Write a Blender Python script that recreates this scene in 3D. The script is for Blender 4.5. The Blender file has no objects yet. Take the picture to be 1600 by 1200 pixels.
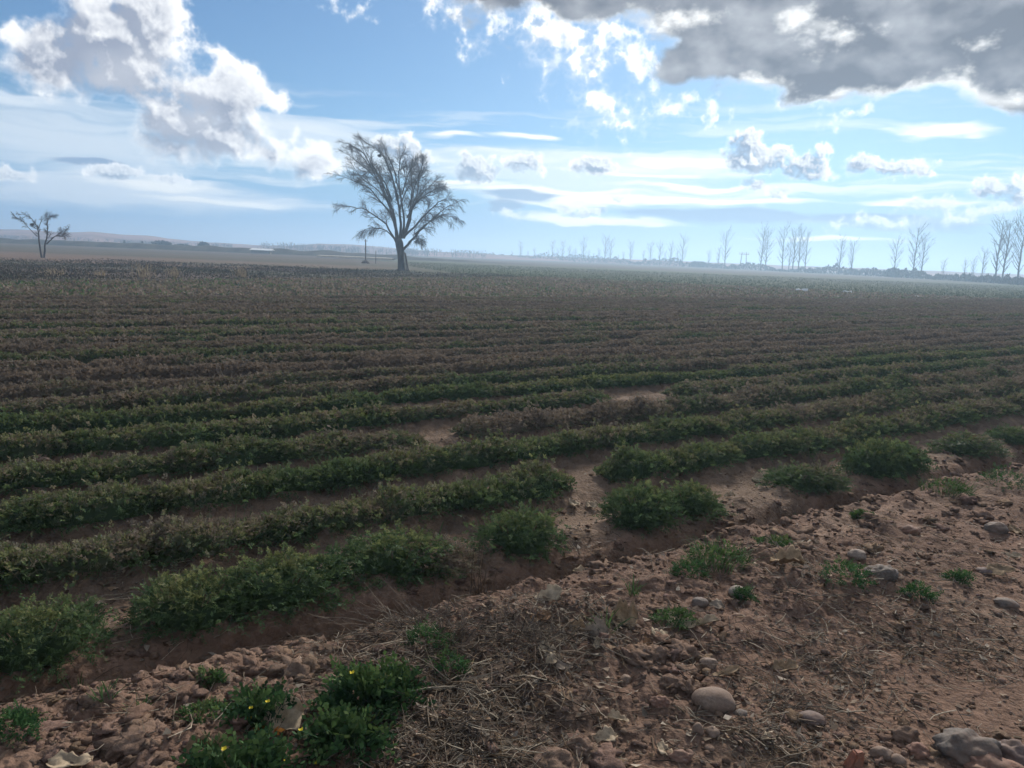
import bpy, math, random
import numpy as np
from mathutils import Vector, Matrix
from mathutils import noise as mnoise

scene = bpy.context.scene
COL = scene.collection
R = math.radians

# ------------------------------------------------------------------ camera
CAM_H = 1.6
FOCAL = 1200.0                       # in pixels of the 1600 x 1200 photograph
PITCH = math.atan(200.0 / 1200.0)
ROLL = math.atan(0.040)
_f = Vector((0, math.cos(PITCH), -math.sin(PITCH)))
_r0 = Vector((1, 0, 0))
_u0 = Vector((0, math.sin(PITCH), math.cos(PITCH)))
_r = _r0 * math.cos(ROLL) + _u0 * math.sin(ROLL)
_u = -_r0 * math.sin(ROLL) + _u0 * math.cos(ROLL)
cam_data = bpy.data.cameras.new("camera")
cam_data.sensor_fit = 'HORIZONTAL'
cam_data.sensor_width = 36.0
cam_data.lens = 36.0 * FOCAL / 1600.0
cam_data.clip_start = 0.05
cam_data.clip_end = 20000.0
cam = bpy.data.objects.new("camera", cam_data)
COL.objects.link(cam)
cam.matrix_world = Matrix((
    (_r.x, _u.x, -_f.x, 0.0),
    (_r.y, _u.y, -_f.y, 0.0),
    (_r.z, _u.z, -_f.z, CAM_H),
    (0, 0, 0, 1)))
scene.camera = cam


def ray(px, py):
    return (_f * FOCAL + _r * (px - 800.0) + _u * (600.0 - py)).normalized()


# ------------------------------------------------------------------ light
SUN_AZ = R(21.0)      # to the right of the viewing direction, behind the cloud bank
SUN_EL = R(33.0)
sun_data = bpy.data.lights.new("sun", 'SUN')
sun_data.energy = 3.4
sun_data.angle = R(10.0)
sun_data.color = (1.0, 0.93, 0.84)
sun = bpy.data.objects.new("sun", sun_data)
COL.objects.link(sun)
_sd = Vector((math.sin(SUN_AZ) * math.cos(SUN_EL), math.cos(SUN_AZ) * math.cos(SUN_EL), math.sin(SUN_EL)))
sun.rotation_euler = (-_sd).to_track_quat('-Z', 'Y').to_euler()
sun.location = _sd * 50

scene.view_settings.view_transform = 'Standard'
scene.view_settings.look = 'None'
scene.view_settings.exposure = 0.45
scene.view_settings.gamma = 1.0
scene.view_settings.use_curve_mapping = False
scene.cycles.max_bounces = 6
scene.cycles.diffuse_bounces = 2
scene.cycles.glossy_bounces = 2
scene.cycles.transmission_bounces = 3
scene.cycles.transparent_max_bounces = 6
scene.cycles.volume_bounces = 1
scene.cycles.use_denoising = True
scene.cycles.use_adaptive_sampling = True
scene.cycles.adaptive_threshold = 0.025
scene.cycles.adaptive_min_samples = 16
scene.cycles.caustics_reflective = False
scene.cycles.caustics_refractive = False


# ------------------------------------------------------------------ small node language
class NT:
    def __init__(self, tree):
        self.t = tree
        tree.nodes.clear()

    def _in(self, sock, v):
        if isinstance(v, bpy.types.NodeSocket):
            self.t.links.new(v, sock)
        elif v is not None:
            if hasattr(sock.default_value, '__len__') and not hasattr(v, '__len__'):
                v = (v,) * len(sock.default_value)
            if hasattr(sock.default_value, '__len__') and len(sock.default_value) == 4 and len(v) == 3:
                v = tuple(v) + (1.0,)
            sock.default_value = v

    def node(self, kind, **kw):
        n = self.t.nodes.new(kind)
        for k, v in kw.items():
            setattr(n, k, v)
        return n

    def m(self, op, a, b=None, c=None, clamp=False):
        n = self.node('ShaderNodeMath', operation=op, use_clamp=clamp)
        for i, v in enumerate((a, b, c)):
            if v is not None:
                self._in(n.inputs[i], v)
        return n.outputs[0]

    def vm(self, op, a, b=None, c=None, scale=None):
        n = self.node('ShaderNodeVectorMath', operation=op)
        for i, v in enumerate((a, b, c)):
            if v is not None:
                self._in(n.inputs[i], v)
        if scale is not None:
            self._in(n.inputs['Scale'], scale)
        return n.outputs['Value'] if op in ('DOT_PRODUCT', 'LENGTH', 'DISTANCE') else n.outputs['Vector']

    def xyz(self, x, y, z=0.0):
        n = self.node('ShaderNodeCombineXYZ')
        for i, v in enumerate((x, y, z)):
            self._in(n.inputs[i], v)
        return n.outputs[0]

    def sep(self, v):
        n = self.node('ShaderNodeSeparateXYZ')
        self._in(n.inputs[0], v)
        return n.outputs

    def noise(self, vec, scale, detail=4.0, rough=0.5, dist=0.0, color=False, lac=2.0):
        n = self.node('ShaderNodeTexNoise')
        self._in(n.inputs['Vector'], vec)
        n.inputs['Scale'].default_value = scale
        n.inputs['Detail'].default_value = detail
        n.inputs['Roughness'].default_value = rough
        n.inputs['Lacunarity'].default_value = lac
        n.inputs['Distortion'].default_value = dist
        return n.outputs['Color' if color else 'Fac']

    def voro(self, vec, scale, feature='F1', detail=0.0, rough=0.5, out='Distance'):
        n = self.node('ShaderNodeTexVoronoi', feature=feature)
        self._in(n.inputs['Vector'], vec)
        n.inputs['Scale'].default_value = scale
        if 'Detail' in n.inputs:
            n.inputs['Detail'].default_value = detail
            n.inputs['Roughness'].default_value = rough
        return n.outputs[out]

    def ss(self, v, lo, hi, a=0.0, b=1.0):
        n = self.node('ShaderNodeMapRange', interpolation_type='SMOOTHSTEP')
        self._in(n.inputs[0], v)
        for i, q in enumerate((lo, hi, a, b)):
            self._in(n.inputs[i + 1], q)
        return n.outputs[0]

    def mix(self, fac, a, b, blend='MIX'):
        n = self.node('ShaderNodeMix', data_type='RGBA', blend_type=blend)
        self._in(n.inputs[0], fac)
        self._in(n.inputs[6], a)
        self._in(n.inputs[7], b)
        return n.outputs[2]

    def ramp(self, fac, stops):
        n = self.node('ShaderNodeValToRGB')
        self._in(n.inputs[0], fac)
        e = n.color_ramp.elements
        while len(e) < len(stops):
            e.new(0.5)
        for el, (p, c) in zip(e, stops):
            el.position = p
            el.color = tuple(c) + (1.0,)
        return n.outputs[0]


# ------------------------------------------------------------------ noise on arrays
_rg = np.random.RandomState(7)
_ang = _rg.uniform(0, 2 * math.pi, 65536)
_GX, _GY = np.cos(_ang).astype(np.float32) * 1.42, np.sin(_ang).astype(np.float32) * 1.42
_JX, _JY = _rg.rand(65536).astype(np.float32), _rg.rand(65536).astype(np.float32)


def gn(x, y, seed=0):
    x = np.asarray(x, np.float32) + np.float32(seed * 37.17 % 211); y = np.asarray(y, np.float32) + np.float32(seed * 91.31 % 223)
    x0 = np.floor(x); y0 = np.floor(y)
    fx, fy = x - x0, y - y0
    ix = x0.astype(np.int32) & 255
    iy = (y0.astype(np.int32) & 255) << 8
    ix1 = (ix + 1) & 255
    iy1 = (iy + 256) & 65535
    ux = fx * fx * (3 - 2 * fx)
    uy = fy * fy * (3 - 2 * fy)
    k = ix + iy; a = _GX[k] * fx + _GY[k] * fy
    k = ix1 + iy; b = _GX[k] * (fx - 1) + _GY[k] * fy
    a += ux * (b - a)
    k = ix + iy1; c = _GX[k] * fx + _GY[k] * (fy - 1)
    k = ix1 + iy1; b = _GX[k] * (fx - 1) + _GY[k] * (fy - 1)
    c += ux * (b - c)
    return a + uy * (c - a)


def fbm(x, y, octs=4, seed=0, rough=0.5, billow=False):
    s, amp, tot = 0.0, 1.0, 0.0
    for i in range(octs):
        n = gn(x * 2 ** i + 17.3 * i, y * 2 ** i - 9.1 * i, seed + i)
        if billow:
            n = np.abs(n) * 2 - 0.55
        s = s + amp * n
        tot += amp
        amp *= rough
    return s / tot


def worley_edge(x, y, seed=0):
    x = np.asarray(x, np.float32); y = np.asarray(y, np.float32)
    x0 = np.floor(x); y0 = np.floor(y)
    f1 = np.full(x.shape, 9.0, np.float32); f2 = np.full(x.shape, 9.0, np.float32)
    for dx in (-1, 0, 1):
        for dy in (-1, 0, 1):
            h = ((x0 + dx + seed).astype(np.int32) & 255) + (((y0 + dy).astype(np.int32) & 255) << 8)
            d = np.hypot(x0 + dx + _JX[h] - x, y0 + dy + _JY[h] - y)
            f2 = np.minimum(np.maximum(f1, d), f2)
            f1 = np.minimum(f1, d)
    return f2 - f1


def sstep(v, a, b):
    q = np.clip((v - a) / (b - a), 0, 1)
    return q * q * (3 - 2 * q)


# ------------------------------------------------------------------ sky
# Clear air is the Sky Texture node; the clouds are computed here on a grid of directions (azimuth, elevation)
# and laid over it by direction only.
def azel(px, py):
    d = ray(px, py)
    return math.degrees(math.atan2(d.x, d.y)), math.degrees(math.asin(d.z))


def blob_field(A, E, blobs, k=0.25, degrees=False):
    """depth inside a soft union of ellipses, as a share of each one's size or in degrees"""
    best = np.full(A.shape, -4.0 if degrees else -1.6, np.float32)
    a_ax, e_ax = A.mean(0), E.mean(1)
    for (px, py, rx, ry) in blobs:
        a0, e0 = azel(px, py)
        ax, _e = azel(px + rx, py + 0.04 * rx)
        _a, ey = azel(px, py - ry)
        sx, sy = abs(ax - a0), abs(ey - e0)
        i = np.nonzero(np.abs(a_ax - a0) < 2.6 * sx + 5)[0]
        j = np.nonzero(np.abs(e_ax - e0) < 2.6 * sy + 4)[0]
        if not len(i) or not len(j):
            continue
        w = (slice(j[0], j[-1] + 1), slice(i[0], i[-1] + 1))
        d = 1.0 - np.sqrt(((A[w] - a0) / sx) ** 2 + ((E[w] - e0) / sy) ** 2)
        if degrees:
            d *= math.sqrt(sx * sy)
        b = best[w]
        h = np.maximum(k - np.abs(d - b), 0) / k
        best[w] = np.maximum(d, b) + h * h * (k * 0.25)
    return best


def shift_to_sun(a, n):
    """value of the field a little way towards the hidden sun (up and to the right)"""
    dx, dy = int(round(0.62 * n)), int(round(0.78 * n))
    b = np.roll(np.roll(a, -dy, 0), -dx, 1)
    b[a.shape[0] - dy:, :] = a[a.shape[0] - dy:, :]
    b[:, a.shape[1] - dx:] = a[:, a.shape[1] - dx:]
    return b


def lerp(a, b, w):
    return np.asarray(a)[..., :] * (1 - w[..., None]) + np.asarray(b)[..., :] * w[..., None]


def puffs(blobs, seed, n_per, rmin, rmax):
    """cauliflower heads: smaller rounds set on each large one"""
    rg = np.random.RandomState(seed)
    out = []
    for (px, py, rx, ry) in blobs:
        out.append((px, py, rx * 0.80, ry * 0.80))
        for _ in range(n_per):
            a = rg.uniform(0, 2 * math.pi)
            q = rg.uniform(0.45, 0.95)
            s = rg.uniform(rmin, rmax) * math.sqrt(rx * ry)
            yy = math.sin(a) * q * ry
            if yy > 0.45 * ry:
                yy = 0.45 * ry
            out.append((px + math.cos(a) * q * rx, py + yy, s * 1.1, s))
    return out


def cloud_layers(A, E, step):
    """colour and cover of all clouds for directions A, E in degrees (grid spacing step)"""
    def nz(fx, fy, octs, seed, rough=0.55, billow=False):
        return fbm(A * fx + 300, E * fy + 300, octs, seed, rough, billow)
    px = lambda deg: max(1, int(round(deg / step)))
    rgb = np.zeros(A.shape + (3,)); al = np.zeros(A.shape)

    def over(c, a):
        nonlocal rgb, al
        rgb = rgb * (1 - a[..., None]) + c * a[..., None]
        al = al * (1 - a) + a
    sunq = np.exp(-(((A - 17) / 26.0) ** 2))
    # murk low over the horizon
    over(lerp(np.array([0.185, 0.375, 0.62]), np.array([0.34, 0.54, 0.72]), sunq), sstep(E, 8.0, 2.5) * 0.94)
    # thin veils and flat bands
    w1 = nz(0.06, 0.30, 4, 301) * 2.2
    w2 = nz(0.12, 0.5, 4, 305) * 1.6
    A1, E1 = A + w1 * 3, E + w2 * 0.5
    st = fbm(A1 * 0.045 + 90, E1 * 0.75 + 40, 5, 311, 0.6)
    st2 = fbm(A1 * 0.16 + 90, E1 * 1.5 + 40, 4, 321, 0.6)
    v = blob_field(A1, E1, VEILS)
    va = sstep(v + 1.0 * st, -0.4, 0.5) * 0.78
    over(lerp(np.array([0.66, 0.73, 0.81]), np.array([0.74, 0.82, 0.86]), sunq), va)
    low = sstep(E, 2.0, 4.5) * sstep(E, 13.0, 6.0)
    va = sstep(st + 0.5 * st2, -0.02, 0.46) * low * 0.60
    over(lerp(np.array([0.70, 0.77, 0.84]), np.array([1.0, 0.98, 0.90]), sunq), va)
    b = blob_field(A1, E1, BANDS)
    ba = sstep(b + 0.9 * st2 + 0.4 * st, -0.45, 0.65) * 0.95
    over(lerp(np.array([0.84, 0.87, 0.88]), np.array([1.10, 1.06, 0.95]), sunq), ba)
    g = blob_field(A1, E1, GREYBANDS)
    ga = sstep(g + 0.6 * st2, -0.40, 0.25) * 0.90
    over(lerp(np.array([0.22, 0.33, 0.50]), np.array([0.26, 0.38, 0.54]), sunq), ga)

    def cumulus(blobs, seed, freq, wamp, nper, core, core_k, white, edge=0.30, namp=1.0, rim=1.0, rel=1.0):
        wa = nz(freq * 0.45, freq * 0.45, 4, seed) * wamp
        we = nz(freq * 0.45, freq * 0.45, 4, seed + 9) * wamp
        f1 = nz(freq, freq, 6, seed + 20, 0.58)
        f2 = nz(freq * 1.1, freq * 1.1, 5, seed + 40, 0.6, True)
        bl = puffs(blobs, seed, nper, 0.22, 0.42)
        depth = blob_field(A + wa, E + we, bl, 0.25 / freq, True)
        big = blob_field(A + wa * 0.7, E + we * 0.7, blobs, 0.3 / freq, True)
        f4 = nz(freq * 3.3, freq * 3.3, 4, seed + 60, 0.62)
        depth = depth + namp * (0.55 * f1 - 0.42 * f2 + 0.16 * f4) / freq * 0.75
        soft = np.clip(depth, -0.3 / freq, 2.0 / freq)
        lit = soft - shift_to_sun(soft, px(0.30 / freq))
        lit2 = soft - shift_to_sun(soft, px(0.95 / freq))
        sunny = sstep(lit2 * freq + 0.35 * f1, -0.05, 0.55)              # does this flank face the sun
        a = sstep(depth, (-0.02 - 0.10 * (1 - sunny)) / freq, edge * (1.0 + 1.1 * (1 - sunny)) / freq)
        thick = sstep(big + 0.45 * depth, -0.05 * rim / freq, core_k / freq)
        billow = (f2 - shift_to_sun(f2, px(0.16 / freq))) * 0.55 + (f4 - shift_to_sun(f4, px(0.07 / freq))) * 0.20
        shade = thick - rel * np.clip(lit * 2.2 * freq + lit2 * 0.9 * freq, -0.55, 0.95) * 0.62
        shade = shade + 0.25 * f1 * thick + np.clip(billow, -0.45, 0.45) * rel
        shade = np.clip(shade, 0, 1) * sstep(depth, 0.0, (0.10 + 0.50 * sunny) * rim / freq)
        fl = nz(freq * 0.42, freq * 0.55, 3, seed + 80, 0.5)
        shade = shade * np.clip(0.97 + 0.60 * fl, 0.55, 1.0)
        over(lerp(white, core, shade), a)
    far_white = lerp(np.array([0.88, 0.91, 0.94]), np.array([1.03, 1.02, 0.98]), sunq)
    far_core = lerp(np.array([0.33, 0.42, 0.54]), np.array([0.23, 0.29, 0.40]), sunq)
    cumulus(CUMULUS_HAZY, 501, 0.85, 0.8, 6, lerp(np.array([0.47, 0.59, 0.74]), np.array([0.44, 0.56, 0.71]), sunq), 0.5,
            lerp(np.array([0.80, 0.85, 0.90]), np.array([0.97, 0.97, 0.93]), sunq), 0.5)
    cumulus(CUMULUS_SMALL, 401, 0.95, 0.75, 9, far_core, 0.34, far_white, 0.28)
    one = np.ones(A.shape + (1,))
    cumulus(CUMULUS_BIG, 431, 0.36, 2.0, 14, one * np.array([0.285, 0.32, 0.41]), 0.62, one * np.array([0.97, 0.97, 0.97]), 0.22)
    cumulus(SHREDS, 461, 0.46, 2.4, 8, one * np.array([0.60, 0.63, 0.68]), 2.6, one * np.array([1.05, 1.04, 1.0]), 0.85, 2.5, 1.2, 0.6)
    # the dark bank
    wa = nz(0.10, 0.14, 4, 601) * 5.0
    we = nz(0.10, 0.14, 4, 611) * 3.4
    f1 = nz(0.20, 0.34, 6, 621, 0.56)
    f2 = nz(0.075, 0.16, 4, 641, 0.5)
    f3 = nz(0.5, 0.75, 5, 661, 0.6)
    d = blob_field(A + wa, E + we, BANK)
    hol = blob_field(A + wa * 0.5, E + we * 0.5, HOLES)
    f5 = nz(1.5, 2.0, 4, 681, 0.6)
    dd = d + 0.55 * f1 + 0.20 * f3 + 0.07 * f5
    a = sstep(dd, -0.16, 0.24)
    th = sstep(dd + 0.9 * f2 + 0.30 * f3 + 0.12 * f5, -0.34, 0.30)
    hw = sstep(hol + 1.5 * f1 + 1.5 * f3 + 0.4 * f5, -0.45, 1.3)
    th = th * (1 - 0.95 * hw)
    fs = nz(0.20, 0.34, 4, 621, 0.46)
    lit = np.clip((fs - shift_to_sun(fs, px(1.3))) * 1.0 + (f3 - shift_to_sun(f3, px(0.5))) * 0.20, -0.5, 0.6)
    side = 0.16 * sstep(A, 30.0, 8.0)                                   # thinner towards its left end
    dark = lerp(np.array([0.135, 0.145, 0.175]), np.array([0.37, 0.38, 0.41]), np.clip(sstep(f2 + 0.7 * fs + 0.25 * f3, -0.45, 0.95) + lit + side, 0, 1))
    over(lerp(one * np.array([0.99, 0.98, 0.95]), dark, th), a)
    # the same broken cumulus goes on outside what the photograph shows
    out = np.maximum(sstep(np.abs(A), 38.0, 50.0), sstep(E, 26.0, 38.0)) * sstep(E, 1.5, 6.0)
    er = np.radians(np.clip(E, 0.5, 90)); ar = np.radians(A)
    rr = np.cos(er) / (np.sin(er) + 0.22)
    X, Y = rr * np.sin(ar) * 2.2, rr * np.cos(ar) * 2.2
    on = fbm(X + 50, Y + 50, 6, 701, 0.55)
    oa = sstep(on, 0.00, 0.16) * out
    over(lerp(one * np.array([0.95, 0.95, 0.94]), one * np.array([0.36, 0.38, 0.43]), sstep(on, 0.05, 0.34)), oa)
    return rgb, al


def sky_image(name, a0, a1, e0, e1, w, h):
    az = a0 + (np.arange(w) + 0.5) / w * (a1 - a0)
    el = e0 + (np.arange(h) + 0.5) / h * (e1 - e0)
    A, E = np.meshgrid(az.astype(np.float32), el.astype(np.float32))
    rgb, al = cloud_layers(A, E, (a1 - a0) / w)
    img = bpy.data.images.new(name, w, h, alpha=True, float_buffer=True)
    img.colorspace_settings.name = 'Non-Color'
    img.alpha_mode = 'CHANNEL_PACKED'
    # straight colour, cover in the fourth channel
    c = rgb / np.maximum(al, 1e-3)[..., None]
    img.pixels.foreach_set(np.concatenate([c, al[..., None]], -1).astype(np.float32).ravel())
    img.pack()
    return img


def build_world():
    w = bpy.data.worlds.new("World")
    scene.world = w
    w.use_nodes = True
    t = NT(w.node_tree)
    tc = t.node('ShaderNodeTexCoord')
    D = t.vm('NORMALIZE', tc.outputs['Generated'])
    x, y, z = t.sep(D)
    DEG = 57.29578
    az = t.m('MULTIPLY', t.m('ARCTAN2', x, y), DEG)
    el = t.m('MULTIPLY', t.m('ARCSINE', z), DEG)
    sky = t.node('ShaderNodeTexSky', sky_type='NISHITA')
    sky.sun_disc = False
    sky.sun_elevation = SUN_EL
    sky.sun_rotation = SUN_AZ
    sky.altitude = 1000.0
    sky.air_density = 1.0
    sky.dust_density = SKY_DUST
    sky.ozone_density = 2.5
    skyc = t.mix(1.0, sky.outputs[0], SKY_TINT, 'MULTIPLY')

    def tex(img, a0, a1, e0, e1):
        u = t.m('MULTIPLY_ADD', az, 1.0 / (a1 - a0), -a0 / (a1 - a0))
        v = t.m('MULTIPLY_ADD', el, 1.0 / (e1 - e0), -e0 / (e1 - e0))
        n = t.node('ShaderNodeTexImage', interpolation='Linear', extension='EXTEND')
        n.image = img
        t._in(n.inputs[0], t.xyz(u, v, 0.0))
        return n.outputs['Color'], n.outputs['Alpha']
    wide = (-180.0, 180.0, 0.0, 90.0)
    front = (-44.0, 44.0, 0.0, 30.0)
    cw, aw = tex(sky_image("clouds_all_round", *wide, 1080, 270), *wide)
    cf, af = tex(sky_image("clouds_ahead", *front, 1680, 574), *front)
    inside = t.m('MULTIPLY', t.ss(t.m('ABSOLUTE', az), 43.5, 41.5), t.ss(el, 29.6, 28.0))
    col = t.mix(inside, cw, cf)
    alpha = t.m('MULTIPLY_ADD', inside, t.m('SUBTRACT', af, aw), aw)
    alpha = t.m('MULTIPLY', alpha, t.m('GREATER_THAN', el, 0.0), clamp=True)
    b1 = t.node('ShaderNodeBackground')
    t._in(b1.inputs[0], skyc)
    b1.inputs[1].default_value = SKY_STRENGTH
    b2 = t.node('ShaderNodeBackground')
    t._in(b2.inputs[0], col)
    b2.inputs[1].default_value = CLOUD_STRENGTH
    mx = t.node('ShaderNodeMixShader')
    t._in(mx.inputs[0], alpha)
    t.t.links.new(b1.outputs[0], mx.inputs[1])
    t.t.links.new(b2.outputs[0], mx.inputs[2])
    o = t.node('ShaderNodeOutputWorld')
    t.t.links.new(mx.outputs[0], o.inputs[0])
    w.cycles.sampling_method = 'MANUAL'
    w.cycles.sample_map_resolution = 512


SKY_STRENGTH = 0.058
SKY_TINT = (0.74, 1.00, 1.16)
SKY_DUST = 1.0
CLOUD_STRENGTH = 0.90
# cloud shapes: where each one stands (as seen in the photograph), half width, half height
CUMULUS_BIG = [(165, 65, 125, 100), (105, 45, 85, 58), (50, 78, 34, 32), (245, 30, 65, 62), (225, 120, 80, 55),
               (335, 138, 85, 52), (395, 152, 44, 38), (290, 190, 85, 50), (345, 212, 95, 42), (430, 232, 55, 26),
               (485, 260, 58, 20), (265, 236, 58, 20), (18, 40, 30, 16), (170, 135, 70, 40)]
CUMULUS_HAZY = [(1455, 325, 70, 20), (1560, 328, 60, 14), (1400, 348, 90, 16), (1320, 354, 40, 11), (790, 335, 40, 10), (1500, 345, 60, 18)]
CUMULUS_SMALL = [(190, 269, 70, 12), (262, 278, 40, 11), (22, 270, 48, 12), (612, 232, 40, 25), (650, 246, 36, 22),
                 (745, 262, 40, 32), (820, 256, 32, 22), (932, 256, 38, 19), (1170, 222, 33, 29), (1180, 250, 66, 21),
                 (1183, 284, 25, 14), (1255, 258, 42, 19), (1275, 270, 30, 14), (1216, 302, 24, 12),
                 (1352, 254, 36, 16), (1395, 260, 64, 15), (1440, 262, 30, 11), (1558, 290, 42, 22), (1592, 302, 34, 20),
                 (920, 332, 38, 10), (880, 325, 28, 7), (965, 312, 26, 6),
                 (1290, 238, 20, 8), (1116, 183, 12, 8), (510, 265, 34, 14)]
SHREDS = [(870, 62, 95, 52), (905, 105, 70, 46), (930, 150, 72, 46), (972, 186, 56, 28), (1046, 176, 32, 26),
          (985, 90, 60, 55), (765, 62, 26, 26), (1285, 178, 60, 18), (1105, 170, 60, 18), (560, 4, 26, 12), (700, 8, 75, 20),
          (940, 40, 60, 40), (820, 85, 40, 22)]
BANK = [(1200, 10, 270, 60), (1400, 60, 300, 88), (1090, 85, 120, 52), (1300, 118, 190, 40), (1620, 60, 200, 98),
        (950, -14, 370, 44), (1500, -80, 600, 110), (1600, 110, 170, 60), (1450, 125, 170, 46)]
HOLES = [(1240, 28, 34, 18), (1310, 60, 46, 16), (1280, 45, 40, 14), (1190, 135, 46, 10), (1010, 35, 44, 22), (1080, 20, 40, 14),
         (1290, 145, 50, 8), (1575, 152, 60, 9)]
BANDS = [(1445, 202, 105, 9), (960, 318, 170, 9), (1150, 314, 210, 6), (960, 345, 120, 7), (1060, 256, 60, 6),
         (1100, 290, 70, 5), (1010, 272, 70, 4), (1260, 372, 120, 4), (700, 212, 55, 5), (820, 213, 45, 5),
         (330, 316, 60, 6), (250, 290, 110, 9), (720, 285, 70, 6), (850, 300, 160, 7), (1480, 318, 130, 6)]
GREYBANDS = [(1170, 338, 130, 10), (850, 310, 60, 8), (1430, 350, 130, 13), (110, 255, 60, 6), (810, 325, 36, 8)]
VEILS = [(110, 215, 260, 60), (150, 300, 260, 30), (470, 230, 160, 45), (860, 270, 260, 40)]
build_world()


# ------------------------------------------------------------------ lie of the land
ROW_A = R(34.0)
CA, SA = math.cos(ROW_A), math.sin(ROW_A)
ROW_0, ROW_D = 3.35, 0.80            # first crop row beyond the ditch, spacing


def uv_of(x, y):
    return x * CA + y * SA, -x * SA + y * CA


def xy_of(u, v):
    return u * CA - v * SA, u * SA + v * CA


def field_edge(x, y):
    """> 0 inside the planted field (metres, roughly)"""
    right = (61.5 - 0.27 * x - y) / 1.036
    left = (x + 15.7) * 0.87 - (y - 24.0) * 0.49 + 3.0
    return np.minimum(right, left)


def height(x, y, fine=True):
    x = np.asarray(x, float); y = np.asarray(y, float)
    u, v = uv_of(x, y)
    wob = 0.06 * gn(u * 0.5, v * 0.3, 5) + 0.03 * gn(u * 1.7, v * 0.4, 6)
    vv = v + wob
    near = sstep(np.hypot(x, y), 40.0, 12.0)
    z = 0.03 * gn(x * 0.25, y * 0.25, 1)
    # earth bank on this side of the ditch, broad where the camera stands
    bank = sstep(vv, 1.2, 2.25) * sstep(vv, 2.94, 2.74)
    bank_h = 0.105 + 0.07 * gn(u * 0.9, v * 0.9, 8)
    z = z + bank * bank_h
    # ditch
    ditch = sstep(vv, 2.74, 2.88) * sstep(vv, 3.20, 3.04)
    z = z - 0.125 * ditch
    # ridges and furrows
    inside = sstep(field_edge(x, y), -1.0, 1.0)
    ridge = np.cos((vv - ROW_0) * 2 * math.pi / ROW_D)
    fur = sstep(vv, 3.10, 3.30) * inside * np.where(v < 30, 1.0, 0.6)
    z = z + fur * (0.055 * ridge - 0.035)
    if fine:
        rough = (0.35 + 1.0 * bank) * sstep(vv, 2.93, 2.80) + 1.0 * sstep(vv, 3.08, 3.20) * (0.25 + 0.75 * (ridge > -0.4))
        track = sstep(vv, 1.55, 0.95)
        rough = rough * (1 - 0.72 * track) * near * (1 - 0.94 * ditch)
        wx, wy = x + 0.10 * gn(x * 5, y * 5, 23), y + 0.10 * gn(x * 5, y * 5, 24)
        c = fbm(wx * 2.9, wy * 2.9, 5, 21, 0.60, True) * 0.044 + fbm(x * 4.3, y * 4.3, 5, 27, 0.62) * 0.034
        c = c + fbm(x * 11.0, y * 11.0, 3, 31, 0.6, False) * 0.016 * (0.4 + 0.6 * sstep(gn(x * 0.8, y * 0.8, 9), -0.3, 0.5))
        z = z + c * rough + near * 0.004 * fbm(x * 16, y * 16, 3, 41)
        cr = worley_edge(u * 3.0 + 0.5 * gn(u * 3, v * 3, 71), v * 4.2 + 0.5 * gn(u * 3, v * 3, 72), 77)
        crack = sstep(cr, 0.085, 0.03) * sstep(ditch, 0.15, 0.5) * sstep(gn(u * 1.1, v * 2.0, 73), -0.45, 0.0)
        z = z - 0.040 * crack * near
    # slow rise far to the left
    return z


def h1(x, y, fine=True):
    return float(height(np.array([x]), np.array([y]), fine)[0])


def gp(px, py):
    """where the line of sight through a photograph pixel meets the ground"""
    d = ray(px, py)
    t = CAM_H / max(1e-4, -d.z)
    for _ in range(6):
        p = d * t
        t = (CAM_H - h1(p.x, p.y, False)) / max(1e-4, -d.z)
    p = d * t
    return p.x, p.y


def at_dist(px, py, y):
    """point on the line of sight at forward distance y"""
    d = ray(px, py)
    return Vector((0, 0, CAM_H)) + d * (y / d.y)


# ------------------------------------------------------------------ objects
def mesh_from(name, V, F, mats, smooth=False, fmat=None, colors=None):
    me = bpy.data.meshes.new(name)
    V = np.asarray(V, np.float32).reshape(-1, 3)
    if isinstance(F, np.ndarray):
        nf, k = F.shape
        me.vertices.add(len(V)); me.vertices.foreach_set('co', V.ravel())
        me.loops.add(nf * k); me.loops.foreach_set('vertex_index', F.astype(np.int32).ravel())
        me.polygons.add(nf)
        me.polygons.foreach_set('loop_start', np.arange(0, nf * k, k, dtype=np.int32))
        me.polygons.foreach_set('loop_total', np.full(nf, k, np.int32))
        me.update(calc_edges=True)
    else:
        me.from_pydata([tuple(v) for v in V], [], [tuple(int(i) for i in f) for f in F])
    for m in (mats if isinstance(mats, (list, tuple)) else [mats]):
        me.materials.append(m)
    if fmat is not None:
        me.polygons.foreach_set('material_index', np.asarray(fmat, np.int32))
    if smooth:
        me.polygons.foreach_set('use_smooth', np.ones(len(me.polygons), bool))
    if colors is not None:
        a = me.attributes.new('tint', 'FLOAT_COLOR', 'POINT')
        c = np.asarray(colors, np.float32)
        if c.shape[1] == 3:
            c = np.concatenate([c, np.ones((len(c), 1), np.float32)], 1)
        a.data.foreach_set('color', c.ravel())
    return me


def add(name, data, parent=None, loc=None, rot=None, scale=None, label=None, cat=None, group=None, kind=None, color=None):
    o = bpy.data.objects.new(name, data)
    COL.objects.link(o)
    if parent is not None:
        o.parent = parent
    if loc is not None:
        o.location = loc
    if rot is not None:
        o.rotation_euler = rot
    if scale is not None:
        o.scale = scale if hasattr(scale, '__len__') else (scale,) * 3
    if label:
        o['label'] = label
    if cat:
        o['category'] = cat
    if group:
        o['group'] = group
    if kind:
        o['kind'] = kind
    if color is not None:
        o.color = tuple(color) + (1.0,)
    return o


def material(name):
    m = bpy.data.materials.new(name)
    m.use_nodes = True
    return m, NT(m.node_tree)


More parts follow.
